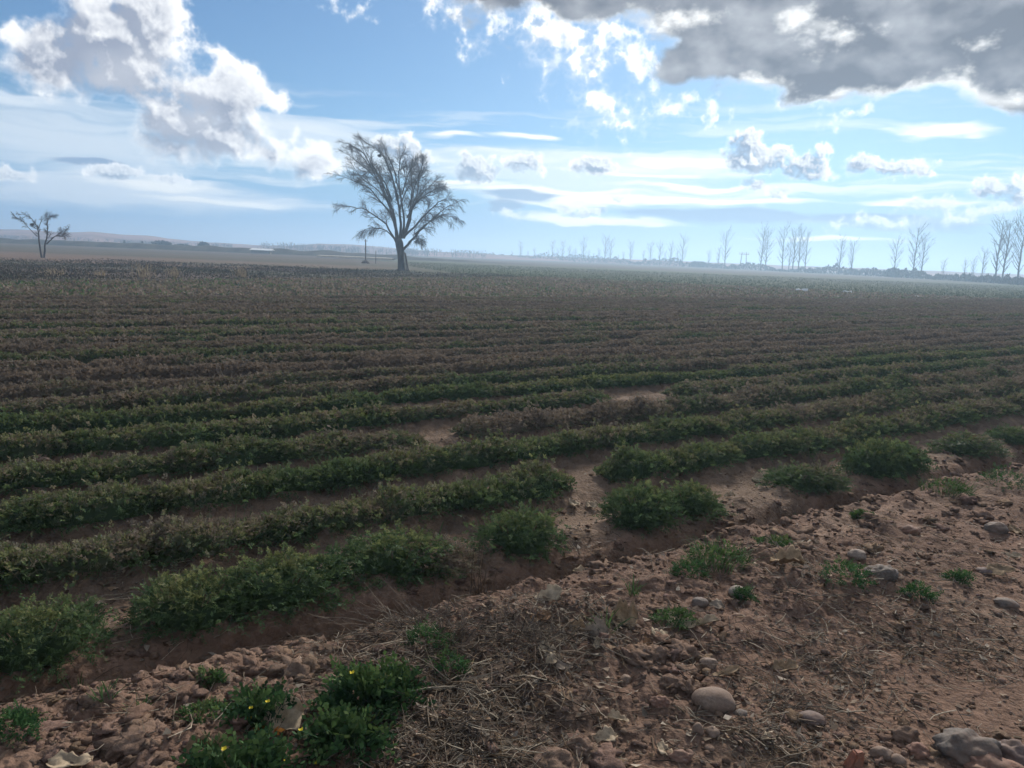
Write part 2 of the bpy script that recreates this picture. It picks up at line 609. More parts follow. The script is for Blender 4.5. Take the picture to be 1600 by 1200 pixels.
def finish(t, color, rough=0.9, normal=None, spec=0.2, trans=None, trans_col=None):
    b = t.node('ShaderNodeBsdfPrincipled')
    t._in(b.inputs['Base Color'], color)
    t._in(b.inputs['Roughness'], rough)
    b.inputs['Specular IOR Level'].default_value = spec
    if normal is not None:
        t._in(b.inputs['Normal'], normal)
    out = t.node('ShaderNodeOutputMaterial')
    if trans:
        tr = t.node('ShaderNodeBsdfTranslucent')
        t._in(tr.inputs[0], trans_col if trans_col is not None else color)
        mx = t.node('ShaderNodeMixShader')
        mx.inputs[0].default_value = trans
        t.t.links.new(b.outputs[0], mx.inputs[1])
        t.t.links.new(tr.outputs[0], mx.inputs[2])
        t.t.links.new(mx.outputs[0], out.inputs[0])
    else:
        t.t.links.new(b.outputs[0], out.inputs[0])


def bump(t, h, strength=0.5, dist=0.01):
    n = t.node('ShaderNodeBump')
    n.inputs['Strength'].default_value = strength
    n.inputs['Distance'].default_value = dist
    t._in(n.inputs['Height'], h)
    return n.outputs[0]


def wpos(t):
    return t.node('ShaderNodeNewGeometry').outputs['Position']


def attr(t, name='tint'):
    n = t.node('ShaderNodeAttribute')
    n.attribute_name = name
    return n.outputs['Color']


# ------------------------------------------------------------------ ground
def mat_ground():
    m, t = material("earth")
    p = wpos(t)
    c = attr(t)
    n1 = t.noise(p, 1.3, 5, 0.6)
    n2 = t.noise(p, 14.0, 5, 0.65)
    n3 = t.noise(p, 90.0, 3, 0.7)
    f = t.m('ADD', t.m('MULTIPLY', n1, 0.5), t.m('ADD', t.m('MULTIPLY', n2, 0.7), t.m('MULTIPLY', n3, 0.5)))
    k = t.ss(f, 0.55, 1.15, 0.62, 1.38)
    c2 = t.mix(1.0, c, t.xyz(k, k, k), 'MULTIPLY')
    # pale dust and small grit
    g = t.ss(t.voro(p, 60.0), 0.0, 0.28, 0.30, 0.0)
    g = t.m('MULTIPLY', g, t.ss(n2, 0.45, 0.6))
    c3 = t.mix(g, c2, (0.30, 0.22, 0.17))
    hgt = t.m('ADD', t.m('MULTIPLY', n2, 1.0), t.m('ADD', t.m('MULTIPLY', n3, 0.55), t.m('MULTIPLY', t.voro(p, 45.0), -0.5)))
    finish(t, c3, 0.95, bump(t, hgt, 0.9, 0.014), 0.12)
    return m


def ground_colors(x, y):
    u, v = uv_of(x, y)
    vv = v + 0.06 * gn(u * 0.5, v * 0.3, 5) + 0.03 * gn(u * 1.7, v * 0.4, 6)
    d = np.hypot(x, y)

    def C(*c):
        return np.array(c)[None, :]

    def blend(a, b, w):
        return a * (1 - w[:, None]) + b * w[:, None]
    col = np.repeat(C(0.188, 0.117, 0.082), len(x), 0)                       # trodden earth
    col = blend(col, C(0.150, 0.102, 0.072), sstep(fbm(x * 0.9, y * 0.9, 4, 51), -0.05, 0.35))
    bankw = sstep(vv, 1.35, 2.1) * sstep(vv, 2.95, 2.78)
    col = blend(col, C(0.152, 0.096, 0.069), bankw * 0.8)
    crumb = sstep(gn(u * 0.7, v * 3.0, 55), 0.0, 0.6) * sstep(vv, 2.2, 2.5) * sstep(vv, 2.90, 2.73)
    col = blend(col, C(0.225, 0.152, 0.108), crumb * 0.8)
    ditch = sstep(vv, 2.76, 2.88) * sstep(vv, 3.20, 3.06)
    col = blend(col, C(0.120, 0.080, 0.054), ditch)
    lx, ly = gp(690, 1080)
    mull = sstep(np.hypot((x - lx) / 0.62, (y - ly) / 0.40) + 0.35 * fbm(x * 4, y * 4, 3, 58), 1.15, 0.45)
    col = blend(col, C(0.098, 0.070, 0.052), mull * 0.85)                     # dark rotted litter
    fieldw = sstep(vv, 3.15, 3.30)
    soil = blend(np.repeat(C(0.145, 0.100, 0.070), len(x), 0), C(0.20, 0.138, 0.097), sstep(fbm(x * 1.3, y * 1.3, 3, 57), 0.0, 0.5))
    col = blend(col, soil, fieldw)
    # beyond the field
    fe = field_edge(x, y)
    outw = sstep(fe, 0.6, -0.6) * sstep(v, 4.0, 6.0)
    stri = 0.5 + 0.5 * gn(x * 0.01, y * 0.09, 61)
    far = blend(np.repeat(C(0.112, 0.084, 0.068), len(x), 0), C(0.085, 0.080, 0.054), sstep(stri, 0.35, 0.65))
    pink = sstep(y, 48, 54) * sstep(y, 84, 72) * sstep(x, -7, -17)
    far = blend(far, C(0.165, 0.112, 0.084), pink * 0.8)
    green = sstep(x + 0.30 * (y - 60), -8, 4) * sstep(y + 0.27 * x, 60.8, 62.5) * sstep(y + 0.05 * x, 160, 146)
    green = np.maximum(green, sstep(y, 56, 60) * sstep(y, 72, 66) * sstep(x, -34, -26) * 0.5)
    far = blend(far, C(0.085, 0.098, 0.048), np.clip(green * (0.75 + 0.35 * gn(x * 0.05, y * 0.02, 62)), 0, 1))
    col = blend(col, far, outw)
    return np.clip(col, 0.01, 1)


def build_ground():
    rr = [0.0]
    r = 1.2
    while r < 6000:
        rr.append(r)
        if r < 1.9:
            r *= 1.02
        elif r < 4.2:
            r *= 1.0030
        elif r < 6.5:
            r *= 1.0042
        elif r < 14:
            r *= 1.0065
        elif r < 60:
            r *= 1.012
        else:
            r *= 1.05
    rr = np.array(rr[1:])
    fine = np.linspace(-R(41), R(41), 640)
    rest = np.linspace(R(41), 2 * math.pi - R(41), 60)[1:-1]
    th = np.concatenate([fine, rest])
    n = len(th)
    RR, TH = np.meshgrid(rr, th, indexing='ij')
    x = (RR * np.sin(TH)).ravel(); y = (RR * np.cos(TH)).ravel()
    z = height(x, y)
    V = np.stack([x, y, z], 1)
    V = np.concatenate([V, [[0, 0, 0.0]]])
    i = np.arange(len(rr) - 1)[:, None]; j = np.arange(n)[None, :]
    a = i * n + j; b = i * n + (j + 1) % n
    F = np.stack([a, b, b + n, a + n], -1).reshape(-1, 4)[:, ::-1]
    j = np.arange(n)
    c = len(V) - 1
    F2 = np.stack([np.full(n, c), np.full(n, c), (j + 1) % n, j], 1)
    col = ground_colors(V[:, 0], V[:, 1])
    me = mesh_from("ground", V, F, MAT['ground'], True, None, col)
    add("ground", me, kind='structure')
    # the small patch under the photographer's feet closes the sheet
    Vf = np.concatenate([V[:n], V[-1:]])
    me2 = mesh_from("ground_under_camera", Vf, [((j + 1) % n, j, n) for j in range(n)][::1], MAT['ground'], True, None, ground_colors(Vf[:, 0], Vf[:, 1]))
    add("ground_patch", me2, kind='structure')


MAT = {}
MAT['ground'] = mat_ground()
build_ground()


# ------------------------------------------------------------------ mesh helpers
class MB:
    """collects vertices, faces and one tint per vertex"""
    def __init__(self):
        self.V, self.F, self.C, self.n = [], [], [], 0

    def addq(self, V, F, C=None):
        V = np.asarray(V, np.float32).reshape(-1, 3)
        self.V.append(V)
        self.F.append(np.asarray(F, np.int32) + self.n)
        if C is None:
            C = (1.0, 1.0, 1.0)
        C = np.asarray(C, np.float32)
        if C.ndim == 1:
            C = np.repeat(C[None, :], len(V), 0)
        self.C.append(C)
        self.n += len(V)

    def tube(self, pts, rad, sides=5, c=None, cap=False):
        pts = np.asarray([tuple(p) for p in pts], float)
        rad = np.asarray(rad, float)
        k = len(pts)
        tan = np.gradient(pts, axis=0)
        tan /= np.maximum(np.linalg.norm(tan, axis=1, keepdims=True), 1e-9)
        ref = np.array([0.31, 0.87, 0.38])
        a = np.cross(tan, ref); a /= np.maximum(np.linalg.norm(a, axis=1, keepdims=True), 1e-6)
        b = np.cross(tan, a)
        ang = np.arange(sides) * 2 * math.pi / sides
        V = pts[:, None, :] + rad[:, None, None] * (np.cos(ang)[None, :, None] * a[:, None, :] + np.sin(ang)[None, :, None] * b[:, None, :])
        i = np.arange(k - 1)[:, None]; j = np.arange(sides)[None, :]
        q = i * sides + j; r = i * sides + (j + 1) % sides
        F = np.stack([q, q + sides, r + sides, r], -1).reshape(-1, 4)
        self.addq(V.reshape(-1, 3), F, c)

    def mesh(self, name, mat, smooth=False):
        V = np.concatenate(self.V); F = np.concatenate(self.F); C = np.concatenate(self.C)
        return mesh_from(name, V, F, mat, smooth, None, C)


def curve(pts, n):
    """smooth polyline through the given points"""
    P = [Vector(p) for p in pts]
    P = [P[0] * 2 - P[1]] + P + [P[-1] * 2 - P[-2]]
    segs = len(P) - 3
    out = []
    for i in range(n):
        s = i / (n - 1) * segs
        k = min(int(s), segs - 1)
        t = s - k
        a, b, c, d = P[k:k + 4]
        out.append(0.5 * ((2 * b) + (c - a) * t + (2 * a - 5 * b + 4 * c - d) * t * t + (3 * b - a - 3 * c + d) * t ** 3))
    return out


def rnd_unit(rg):
    while True:
        v = Vector((rg.uniform(-1, 1), rg.uniform(-1, 1), rg.uniform(-1, 1)))
        if 0.05 < v.length < 1:
            return v.normalized()


# ------------------------------------------------------------------ materials for plants and wood
def mat_bark(name, a, b, scale=6.0):
    m, t = material(name)
    p = wpos(t)
    n = t.noise(t.vm('MULTIPLY', p, (1, 1, 0.35)), scale, 5, 0.65)
    c = t.mix(t.ss(n, 0.35, 0.65), a, b)
    finish(t, c, 0.9, bump(t, n, 0.6, 0.03), 0.1)
    return m


def mat_leaf(name, green, green2, tip, brown, trans=0.22, nscale=0.9, rough=0.7):
    """tint.r: how close to the tip, tint.g: chance, tint.b: lightness; object colour.r: how withered"""
    m, t = material(name)
    s = t.node('ShaderNodeSeparateColor')
    t._in(s.inputs[0], attr(t))
    tipness, chance, light = s.outputs[0], s.outputs[1], s.outputs[2]
    oi = t.node('ShaderNodeObjectInfo')
    so = t.node('ShaderNodeSeparateColor')
    t._in(so.inputs[0], oi.outputs['Color'])
    wither = so.outputs[0]
    p = wpos(t)
    n = t.noise(p, nscale, 3, 0.6)
    n2 = t.noise(p, nscale * 5, 2, 0.6)
    c = t.mix(chance, green, green2)
    tw = t.m('MULTIPLY', t.ss(t.m('ADD', tipness, t.m('MULTIPLY_ADD', n2, 0.8, -0.4)), 0.45, 1.0), t.ss(n, 0.30, 0.62, 0.15, 0.9))
    c = t.mix(tw, c, tip)
    w = t.m('ADD', t.m('MULTIPLY_ADD', n, 1.5, -0.75), t.m('ADD', t.m('MULTIPLY_ADD', wither, 1.3, -0.75), t.m('ADD', t.m('MULTIPLY_ADD', chance, 0.5, -0.25), t.m('MULTIPLY', tipness, 0.35))))
    c = t.mix(t.ss(w, -0.15, 0.45), c, brown)
    k = t.m('MULTIPLY_ADD', light, 0.7, 0.62)
    c = t.mix(1.0, c, t.xyz(k, k, k), 'MULTIPLY')
    finish(t, c, rough, None, 0.10, trans)
    return m


def mat_plain(name, col, var=0.25, scale=8.0, rough=0.85, spec=0.2, tinted=False, trans=None, bumpd=0.004):
    m, t = material(name)
    p = wpos(t)
    n = t.noise(p, scale, 4, 0.6)
    k = t.ss(n, 0.3, 0.7, 1 - var, 1 + var)
    c = t.mix(1.0, t.xyz(k, k, k), col, 'MULTIPLY')
    if tinted:
        c = t.mix(1.0, c, attr(t), 'MULTIPLY')
    finish(t, c, rough, bump(t, n, 0.5, bumpd), spec, trans)
    return m


MAT['bark'] = mat_bark("willow bark", (0.060, 0.052, 0.050), (0.115, 0.098, 0.090), 5.0)
MAT['twig'] = mat_plain("bare twigs", (0.075, 0.062, 0.055), 0.2, 1.5)
MAT['poplar'] = mat_plain("poplar bark", (0.055, 0.050, 0.048), 0.2, 0.6)
MAT['leaf'] = mat_leaf("crop leaves", (0.090, 0.140, 0.055), (0.058, 0.100, 0.046), (0.200, 0.205, 0.080), (0.205, 0.162, 0.122), 0.33)
MAT['scrub'] = mat_leaf("dry scrub", (0.058, 0.066, 0.038), (0.048, 0.056, 0.034), (0.12, 0.10, 0.07), (0.092, 0.072, 0.060), 0.1, 0.12)
MAT['conifer'] = mat_leaf("conifer", (0.030, 0.045, 0.028), (0.025, 0.038, 0.022), (0.05, 0.07, 0.04), (0.04, 0.045, 0.03), 0.1, 0.3)
MAT['concrete'] = mat_plain("weathered concrete", (0.33, 0.31, 0.29), 0.15, 3.0)
MAT['white'] = mat_plain("white sheet", (0.72, 0.72, 0.70), 0.08, 3.0, 0.6)
MAT['darkwood'] = mat_plain("grey weathered wood", (0.14, 0.115, 0.095), 0.3, 9.0)


# ------------------------------------------------------------------ far land
def build_far():
    # the brown bluff along the left horizon
    prof = [(-260, 350), (-60, 357), (0, 361), (60, 363), (105, 367), (140, 365), (200, 370), (230, 371), (262, 376), (320, 381),
            (400, 386), (455, 387), (500, 384), (555, 385), (620, 391), (690, 397), (740, 399), (800, 402), (900, 405.5),
            (1050, 411), (1300, 420.5), (1700, 436), (2000, 448)]
    xs = np.interp(np.linspace(0, 1, 260), np.linspace(0, 1, len(prof)), [p[0] for p in prof])
    xs = np.linspace(prof[0][0], prof[-1][0], 260)
    ys = np.interp(xs, [p[0] for p in prof], [p[1] for p in prof])
    top, foot, back = [], [], []
    for i, (px, py) in enumerate(zip(xs, ys)):
        Y = 430 + 30 * float(gn(i * 0.06, 0.3, 91))
        q = at_dist(px, py, Y)
        q.z = max(q.z + 0.25 * float(gn(i * 0.31, 0.7, 92)), 0.3) + 1.1
        top.append(q)
        f = at_dist(px, py, Y - 90 + 15 * float(gn(i * 0.1, 4.2, 93)))
        foot.append(Vector((f.x, f.y, -0.4)))
        b = at_dist(px, py, Y + 300)
        back.append(Vector((b.x, b.y, -0.4)))
    mid = [(a * 0.45 + b * 0.55) + Vector((0, 0, 0.6 * float(gn(i * 0.23, 8.8, 94)))) for i, (a, b) in enumerate(zip(foot, top))]
    n = len(top)
    V = foot + mid + top + back
    F = [(r * n + i, r * n + i + 1, (r + 1) * n + i + 1, (r + 1) * n + i) for r in range(3) for i in range(n - 1)]
    m = mat_plain("far bluff", (0.26, 0.145, 0.110), 0.35, 0.035, 0.95, 0.05)
    add("hills", mesh_from("hills", V, F, m, True), kind='structure')

    # low dark bank of the road across the left half
    rg = random.Random(5)
    pts = []
    for i in range(160):
        px = -300 + i * 1150 / 159
        Y = 178 - 20 * i / 159
        q = at_dist(px, 600, Y)
        pts.append((q.x, Y))
    V, F = [], []
    for i, (x, y) in enumerate(pts):
        hh = (1.05 + 0.35 * float(gn(i * 0.2, 1.5, 95))) * float(sstep(np.array(i), 158, 110))
        V += [(x, y - 4, -0.1), (x, y - 1.2, hh * 0.9), (x, y + 1.5, hh), (x, y + 6, -0.1)]
    for i in range(len(pts) - 1):
        for k in range(3):
            F.append((i * 4 + k, i * 4 + 4 + k, i * 4 + 5 + k, i * 4 + 1 + k))
    add("embankment", mesh_from("embankment", V, F, mat_plain("bank grass", (0.075, 0.070, 0.052), 0.4, 0.3, 0.95, 0.05), True), kind='structure')
    # pale strip of track behind the large tree
    a, b = at_dist(498, 600, 140), at_dist(612, 600, 134)
    V, F = [], []
    for i in range(24):
        s = i / 23
        x, y = a.x + (b.x - a.x) * s, a.y + (b.y - a.y) * s
        w = 1.6 + 0.4 * float(gn(i * 0.5, 2, 96))
        V += [(x, y - w, 0.10), (x, y - w + 0.1, 0.36), (x, y + w, 0.42), (x, y + w + 0.2, 0.1)]
    for i in range(23):
        for k in range(3):
            F.append((i * 4 + k, i * 4 + 4 + k, i * 4 + 5 + k, i * 4 + 1 + k))
    add("path", mesh_from("path", V, F, mat_plain("pale track", (0.42, 0.35, 0.27), 0.15, 0.5)), kind='structure')


def cards(mb, P, size, rg, up=0.0, tint=None, aspect=0.6):
    """small leaf-like quads of random lie at points P"""
    n = len(P)
    A = rg.normal(size=(n, 3)); A[:, 2] += up * 2
    A /= np.linalg.norm(A, axis=1, keepdims=True)
    B = np.cross(A, rg.normal(size=(n, 3)))
    B /= np.maximum(np.linalg.norm(B, axis=1, keepdims=True), 1e-6)
    s = (size * rg.uniform(0.6, 1.3, n))[:, None]
    V = np.stack([P - A * s, P + B * s * aspect, P + A * s, P - B * s * aspect], 1).reshape(-1, 3)
    F = np.arange(n * 4).reshape(-1, 4)
    if tint is None:
        tint = np.stack([np.zeros(n), rg.rand(n), rg.rand(n)], 1)
    mb.addq(V, F, np.repeat(tint, 4, 0))


def build_scrub():
    rg = np.random.RandomState(11)
    # dark brush along the foot of the far tree line
    mb = MB()
    P = []
    n = 15000
    px = rg.uniform(700, 1720, n)
    q = (px - 700) / 900.0
    Y = 430 - 285 * np.minimum(q, 1.05) + rg.normal(size=n) * 5
    sx = np.array([ray(p, 420).x / ray(p, 420).y for p in np.linspace(700, 1720, 200)])
    x = np.interp(px, np.linspace(700, 1720, 200), sx) * Y
    hmax = (1.7 + 1.5 * gn(px * 0.03, px * 0 + 0.5, 97) + 1.1 * gn(px * 0.13, px * 0 + 0.5, 98)) * (1.45 - 0.75 * q)
    P = np.stack([x, Y, rg.rand(n) ** 0.8 * np.maximum(hmax, 0.35)], 1)
    cards(mb, P, 0.42, rg, 0.8, None, 0.30)
    add("hedgerow", mb.mesh("hedgerow", MAT['scrub']), label="low dark brush running along the foot of the far tree line", cat="hedgerow", kind='stuff', color=(0.62, 1, 1))
    # thin wood on top of the bluff
    mb = MB()
    for i in range(1500):
        px = rg.uniform(-60, 760)
        Y = rg.uniform(330, 400)
        d = ray(px, 390)
        x = d.x / d.y * Y
        dens = float(gn(np.array(px * 0.02), 1.0, 99))
        if dens < rg.uniform(-0.5, 0.5):
            continue
        h = rg.uniform(2.0, 4.2) * (Y / 400) * (0.6 if px < 380 else 1.0)
        mb.tube([(x, Y, 0), (x + rg.normal() * 0.3, Y, h * 0.6), (x + rg.normal() * 0.5, Y, h)], [0.13, 0.10, 0.04], 3, (0.6, rg.rand(), 0.5))
        k = 5
        P = np.stack([x + rg.normal(size=k) * 0.8, Y + rg.normal(size=k), h * rg.uniform(0.25, 1.0, k)], 1)
        cards(mb, P, 0.50, rg, 1.0, None, 0.25)
    add("far_wood", mb.mesh("far_wood", MAT['scrub']), label="thin brown leafless wood along the foot of the left bluff", cat="wood", kind='stuff', color=(1.0, 1, 1))
    # weedy fallow strip between the field and the small tree
    mb = MB()
    P = []
    y = rg.uniform(23, 62, 90000)
    x = rg.uniform(-0.74, 0.0, 90000) * y
    fe = field_edge(x, y)
    ok = (fe < 0.3) & (fe > -26) & (gn(x * 0.12, y * 0.25, 101) + 0.25 > rg.uniform(-0.6, 0.6, len(x)))
    x, y = x[ok], y[ok]
    P = np.stack([x, y, rg.rand(len(x)) ** 1.5 * (0.10 + 0.16 * np.clip(gn(x * 0.3, y * 0.3, 102) + 0.4, 0, 1))], 1)
    cards(mb, P, 0.055, rg, 0.5, None, 0.35)
    add("fallow_weeds", mb.mesh("fallow_weeds", MAT['scrub']), label="dark weeds covering the fallow strip behind the crop rows", cat="weeds", kind='stuff', color=(0.75, 1, 1))
    # young green corn beyond the field on the right
    mb = MB()
    P = []
    y = 47 + 74 * rg.rand(60000) ** 1.6
    x = rg.uniform(-0.15, 0.75, 60000) * y
    ok = (field_edge(x, y) < -0.4) & (x + 0.30 * (y - 60) > -4)
    x, y = x[ok], y[ok]
    cards(mb, np.stack([x, y, rg.uniform(0.01, 0.09, len(x))], 1), 0.085, rg, 0.8, None, 0.22)
    add("green_field", mb.mesh("green_field", MAT['corn']), label="short green growth of the neighbouring field beyond the crop rows", cat="grass", kind='stuff', color=(0.1, 1, 1))


MAT['corn'] = mat_leaf("young corn", (0.080, 0.102, 0.046), (0.068, 0.088, 0.042), (0.11, 0.13, 0.05), (0.12, 0.10, 0.06), 0.2, 0.08)
build_far()
build_scrub()


# ------------------------------------------------------------------ trees
def limb_with_twigs(limb, crown, pts, r0, r1, rg, nsec, seclen, droop, sweep, start=0.25, dens=1.0):
    C = curve(pts, 14)
    k = len(C)
    C = [c + rnd_unit(rg) * (r0 * 0.5 * min(1, i / 4.0)) for i, c in enumerate(C)]
    rad = [r0 + (r1 - r0) * (i / (k - 1)) ** 0.8 for i in range(k)]
    limb.tube(C, rad, 6)
    for s in range(nsec):
        f = start + (1.0 - start) * (s + rg.random()) / nsec
        i = min(int(f * (k - 1)), k - 2)
        base = C[i].lerp(C[i + 1], f * (k - 1) - i)
        tan = (C[i + 1] - C[i]).normalized()
        d = (tan + rnd_unit(rg) * 0.80 + Vector((0, 0, 0.12))).normalized()
        ln = seclen * rg.uniform(0.55, 1.15) * (1.1 - 0.45 * f)
        branch(crown, base, d, ln, rad[i] * 0.45, rg, droop, sweep, 0, dens)
    branch(crown, C[-1], (C[-1] - C[-2]).normalized(), seclen * 0.7, r1, rg, droop, sweep, 0, dens)


def branch(mb, p, d, ln, r, rg, droop, sweep, level, dens):
    n = 5 if level == 0 else 4
    pts, q, dd = [p.copy()], p.copy(), d.copy()
    for i in range(n - 1):
        dd = (dd + Vector((sweep * 0.16, 0, -droop * (0.22 + 0.12 * level))) + rnd_unit(rg) * 0.22).normalized()
        q = q + dd * (ln / (n - 1))
        pts.append(q.copy())
    r = max(min(r, 0.03 if level == 0 else 0.013), 0.0055)
    mb.tube(pts, [r * (1 - 0.6 * i / (n - 1)) for i in range(n)], 3)
    if level >= 2:
        return
    m = int((6 if level == 0 else 3) * dens)
    for s in range(m):
        f = 0.2 + 0.8 * (s + rg.random()) / m
        i = min(int(f * (n - 1)), n - 2)
        b = pts[i].lerp(pts[i + 1], f * (n - 1) - i)
        t = (pts[i + 1] - pts[i]).normalized()
        branch(mb, b, (t + rnd_unit(rg) * 0.75).normalized(), ln * rg.uniform(0.35, 0.68), r * 0.55, rg, droop * 1.2, sweep, level + 1, dens)


def build_big_tree():
    rg = random.Random(3)
    bx, by = gp(628, 423)
    Y = by

    def Z(zx, zy, dy=0.0):                   # tracing grid: five units to a photograph pixel
        q = at_dist(500 + zx / 5.0, 200 + zy / 5.0, Y)
        return Vector((q.x, q.y + dy, q.z))
    root = add("willow_tree", None, loc=(0, 0, 0), label="large leafless willow with wind-swept crown standing alone at the field's end", cat="tree")
    tr = MB()
    foot = Z(636, 1118)
    tp = [Vector((foot.x, Y, -0.15)), Z(634, 1090), Z(633, 1020), Z(628, 960), Z(620, 905), Z(618, 860)]
    C = curve(tp, 12)
    tr.tube(C, [0.40, 0.33, 0.30, 0.285, 0.28, 0.28, 0.29, 0.31, 0.33, 0.34, 0.28, 0.16], 10)
    for a in (0.3, 1.9, 3.5, 5.0):
        o = Vector((math.cos(a), math.sin(a), 0))
        tr.tube([C[1] + o * 0.16, C[0] + o * 0.36 + Vector((0, 0, 0.15)), C[0] + o * 0.6], [0.14, 0.12, 0.05], 5)
    add("trunk", tr.mesh("trunk", MAT['bark'], True), root)
    limbs = [
        ([(600, 900), (590, 800), (565, 700), (530, 590), (490, 460), (440, 350), (360, 270), (285, 190)], 0.15, 0, -0.9, 0.3, 1.3),
        ([(610, 880), (600, 780), (580, 680), (550, 560), (520, 480), (480, 380), (430, 280), (390, 200)], 0.14, 0, -0.8, -1.2, 1.2),
        ([(625, 870), (630, 760), (615, 640), (600, 540), (570, 440), (540, 350), (500, 260), (465, 175)], 0.15, 0, -0.7, 1.0, 1.2),
        ([(640, 860), (660, 760), (665, 650), (640, 520), (620, 400), (600, 310), (560, 235)], 0.13, 0, -0.6, -1.8, 1.2),
        ([(650, 860), (690, 720), (700, 600), (705, 480), (695, 380), (680, 300)], 0.14, 0, -0.5, 1.5, 1.3),
        ([(655, 860), (700, 740), (730, 620), (770, 500), (790, 400), (800, 330)], 0.12, 0.1, -0.3, -0.8, 1.3),
        ([(600, 900), (560, 830), (500, 740), (420, 680), (330, 630), (240, 615), (150, 605)], 0.11, 0.35, -0.5, 0.6, 1.2),
        ([(590, 760), (540, 650), (470, 560), (400, 480), (320, 440), (220, 395)], 0.10, 0.25, -0.6, -0.9, 1.3),
        ([(660, 845), (740, 770), (830, 680), (930, 590), (1000, 560)], 0.11, 0.5, 0.0, -0.7, 1.3),
        ([(640, 960), (700, 890), (780, 800), (850, 730), (950, 640), (1035, 590)], 0.12, 0.6, 0.1, 0.8, 1.2),
        ([(740, 830), (850, 730), (960, 680), (1050, 690)], 0.07, 0.9, 0.1, 1.2, 1.2),
        ([(575, 860), (520, 800), (440, 785), (370, 800)], 0.06, 1.0, -0.3, -1.0, 1.1),
        ([(700, 890), (750, 865), (785, 890)], 0.05, 1.2, 0.1, -0.6, 0.9),
        ([(560, 560), (500, 430), (430, 350), (340, 330), (265, 360)], 0.08, 0.2, -0.7, 1.6, 1.2),
        ([(680, 700), (760, 590), (850, 545), (940, 530)], 0.08, 0.4, 0.0, -1.6, 1.3),
        ([(620, 640), (660, 480), (740, 360), (770, 300)], 0.08, 0.0, -0.5, 2.2, 1.3),
        ([(545, 620), (470, 420), (380, 230), (300, 170)], 0.08, 0.0, -0.8, -2.0, 1.1),
        ([(600, 560), (585, 400), (520, 230), (420, 165)], 0.08, 0.0, -0.8, -2.6, 1.2),
        ([(700, 640), (790, 500), (840, 430), (865, 385)], 0.07, 0.2, -0.2, 2.4, 1.2),
        ([(690, 620), (750, 480), (800, 380), (835, 320)], 0.07, 0.0, 0.0, -2.0, 1.1),
        ([(640, 520), (670, 400), (700, 320), (735, 255)], 0.07, 0.0, 0.0, 0.6, 1.1),
        ([(620, 480), (620, 380), (625, 300), (640, 225)], 0.07, 0.0, 0.0, -0.4, 1.1),
        ([(770, 560), (850, 500), (900, 470), (930, 450)], 0.05, 0.2, 0.1, 1.0, 1.0),
        ([(520, 560), (430, 470), (330, 400), (250, 300)], 0.06, 0.1, -0.3, 0.4, 1.1),
        ([(500, 480), (420, 370), (330, 290), (245, 225)], 0.06, 0.0, -0.3, -1.0, 1.0),
    ]
    crown = MB()
    for pts, r0, droop, sweep, dep, sl in limbs:
        lm = MB()
        n = len(pts) - 1
        P = [Z(a, b, dep * 1.1 * (i / n) ** 1.1 * 1.4) for i, (a, b) in enumerate(pts)]
        limb_with_twigs(lm, crown, P, r0, 0.022, rg, 15, sl * 1.05, droop * 0.55, sweep * 0.40, 0.22, 1.9)
        add("limb", lm.mesh("limb", MAT['bark'], True), root)
    add("crown", crown.mesh("crown", MAT['twig']), root)
    # a dark nest high in the crown
    nest((593, 243), Y + 0.3, 0.16, "small dark nest high in the crown of the large willow")
    # weathered poles leaning on the trunk
    pr = add("leaning_poles", None, label="bundle of weathered poles leaning against the large willow trunk", cat="poles")
    for (a, b, dy) in (((700, 1115), (660, 965), -0.5), ((683, 1116), (664, 985), -0.35), ((672, 1117), (655, 1000), -0.55), ((692, 1112), (668, 975), -0.15)):
        mb = MB()
        p0, p1 = Z(*a), Z(*b)
        p0.z = -0.05
        p0.y += dy
        p1.y += dy * 0.5
        mb.tube([p0, p0.lerp(p1, 0.5) + Vector((0.02, 0, 0)), p1], [0.055, 0.05, 0.04], 6)
        add("pole", mb.mesh("pole", MAT['darkwood'], True), pr)


def lump_verts(rg, sub=2, rough=0.18, freq=1.6, seed=0):
    import bmesh
    bm = bmesh.new()
    bmesh.ops.create_icosphere(bm, subdivisions=sub, radius=1.0)
    V = np.array([v.co[:] for v in bm.verts])
    F = [[v.index for v in f.verts] for f in bm.faces]
    bm.free()
    off = Vector((rg.uniform(0, 90), rg.uniform(0, 90), rg.uniform(0, 90)))
    for i in range(len(V)):
        p = Vector(V[i])
        k = 1 + rough * mnoise.fractal(p * freq + off, 0.9, 2.0, 4)
        V[i] = p * k
    return V, F


def nest(pix, Y, r, label):
    rg = random.Random(int(pix[0]))
    q = at_dist(pix[0], pix[1], Y)
    mb = MB()
    for i in range(70):
        d = rnd_unit(rg); d.z *= 0.7
        t = rnd_unit(rg)
        c = Vector(d) * r * rg.uniform(0.3, 0.85)
        mb.tube([c - t * r * 0.6, c + rnd_unit(rg) * 0.02, c + t * r * 0.6], [0.022, 0.028, 0.018], 4)
    add("nest", mb.mesh("nest", MAT['twig']), loc=q, label=label, cat="nest")


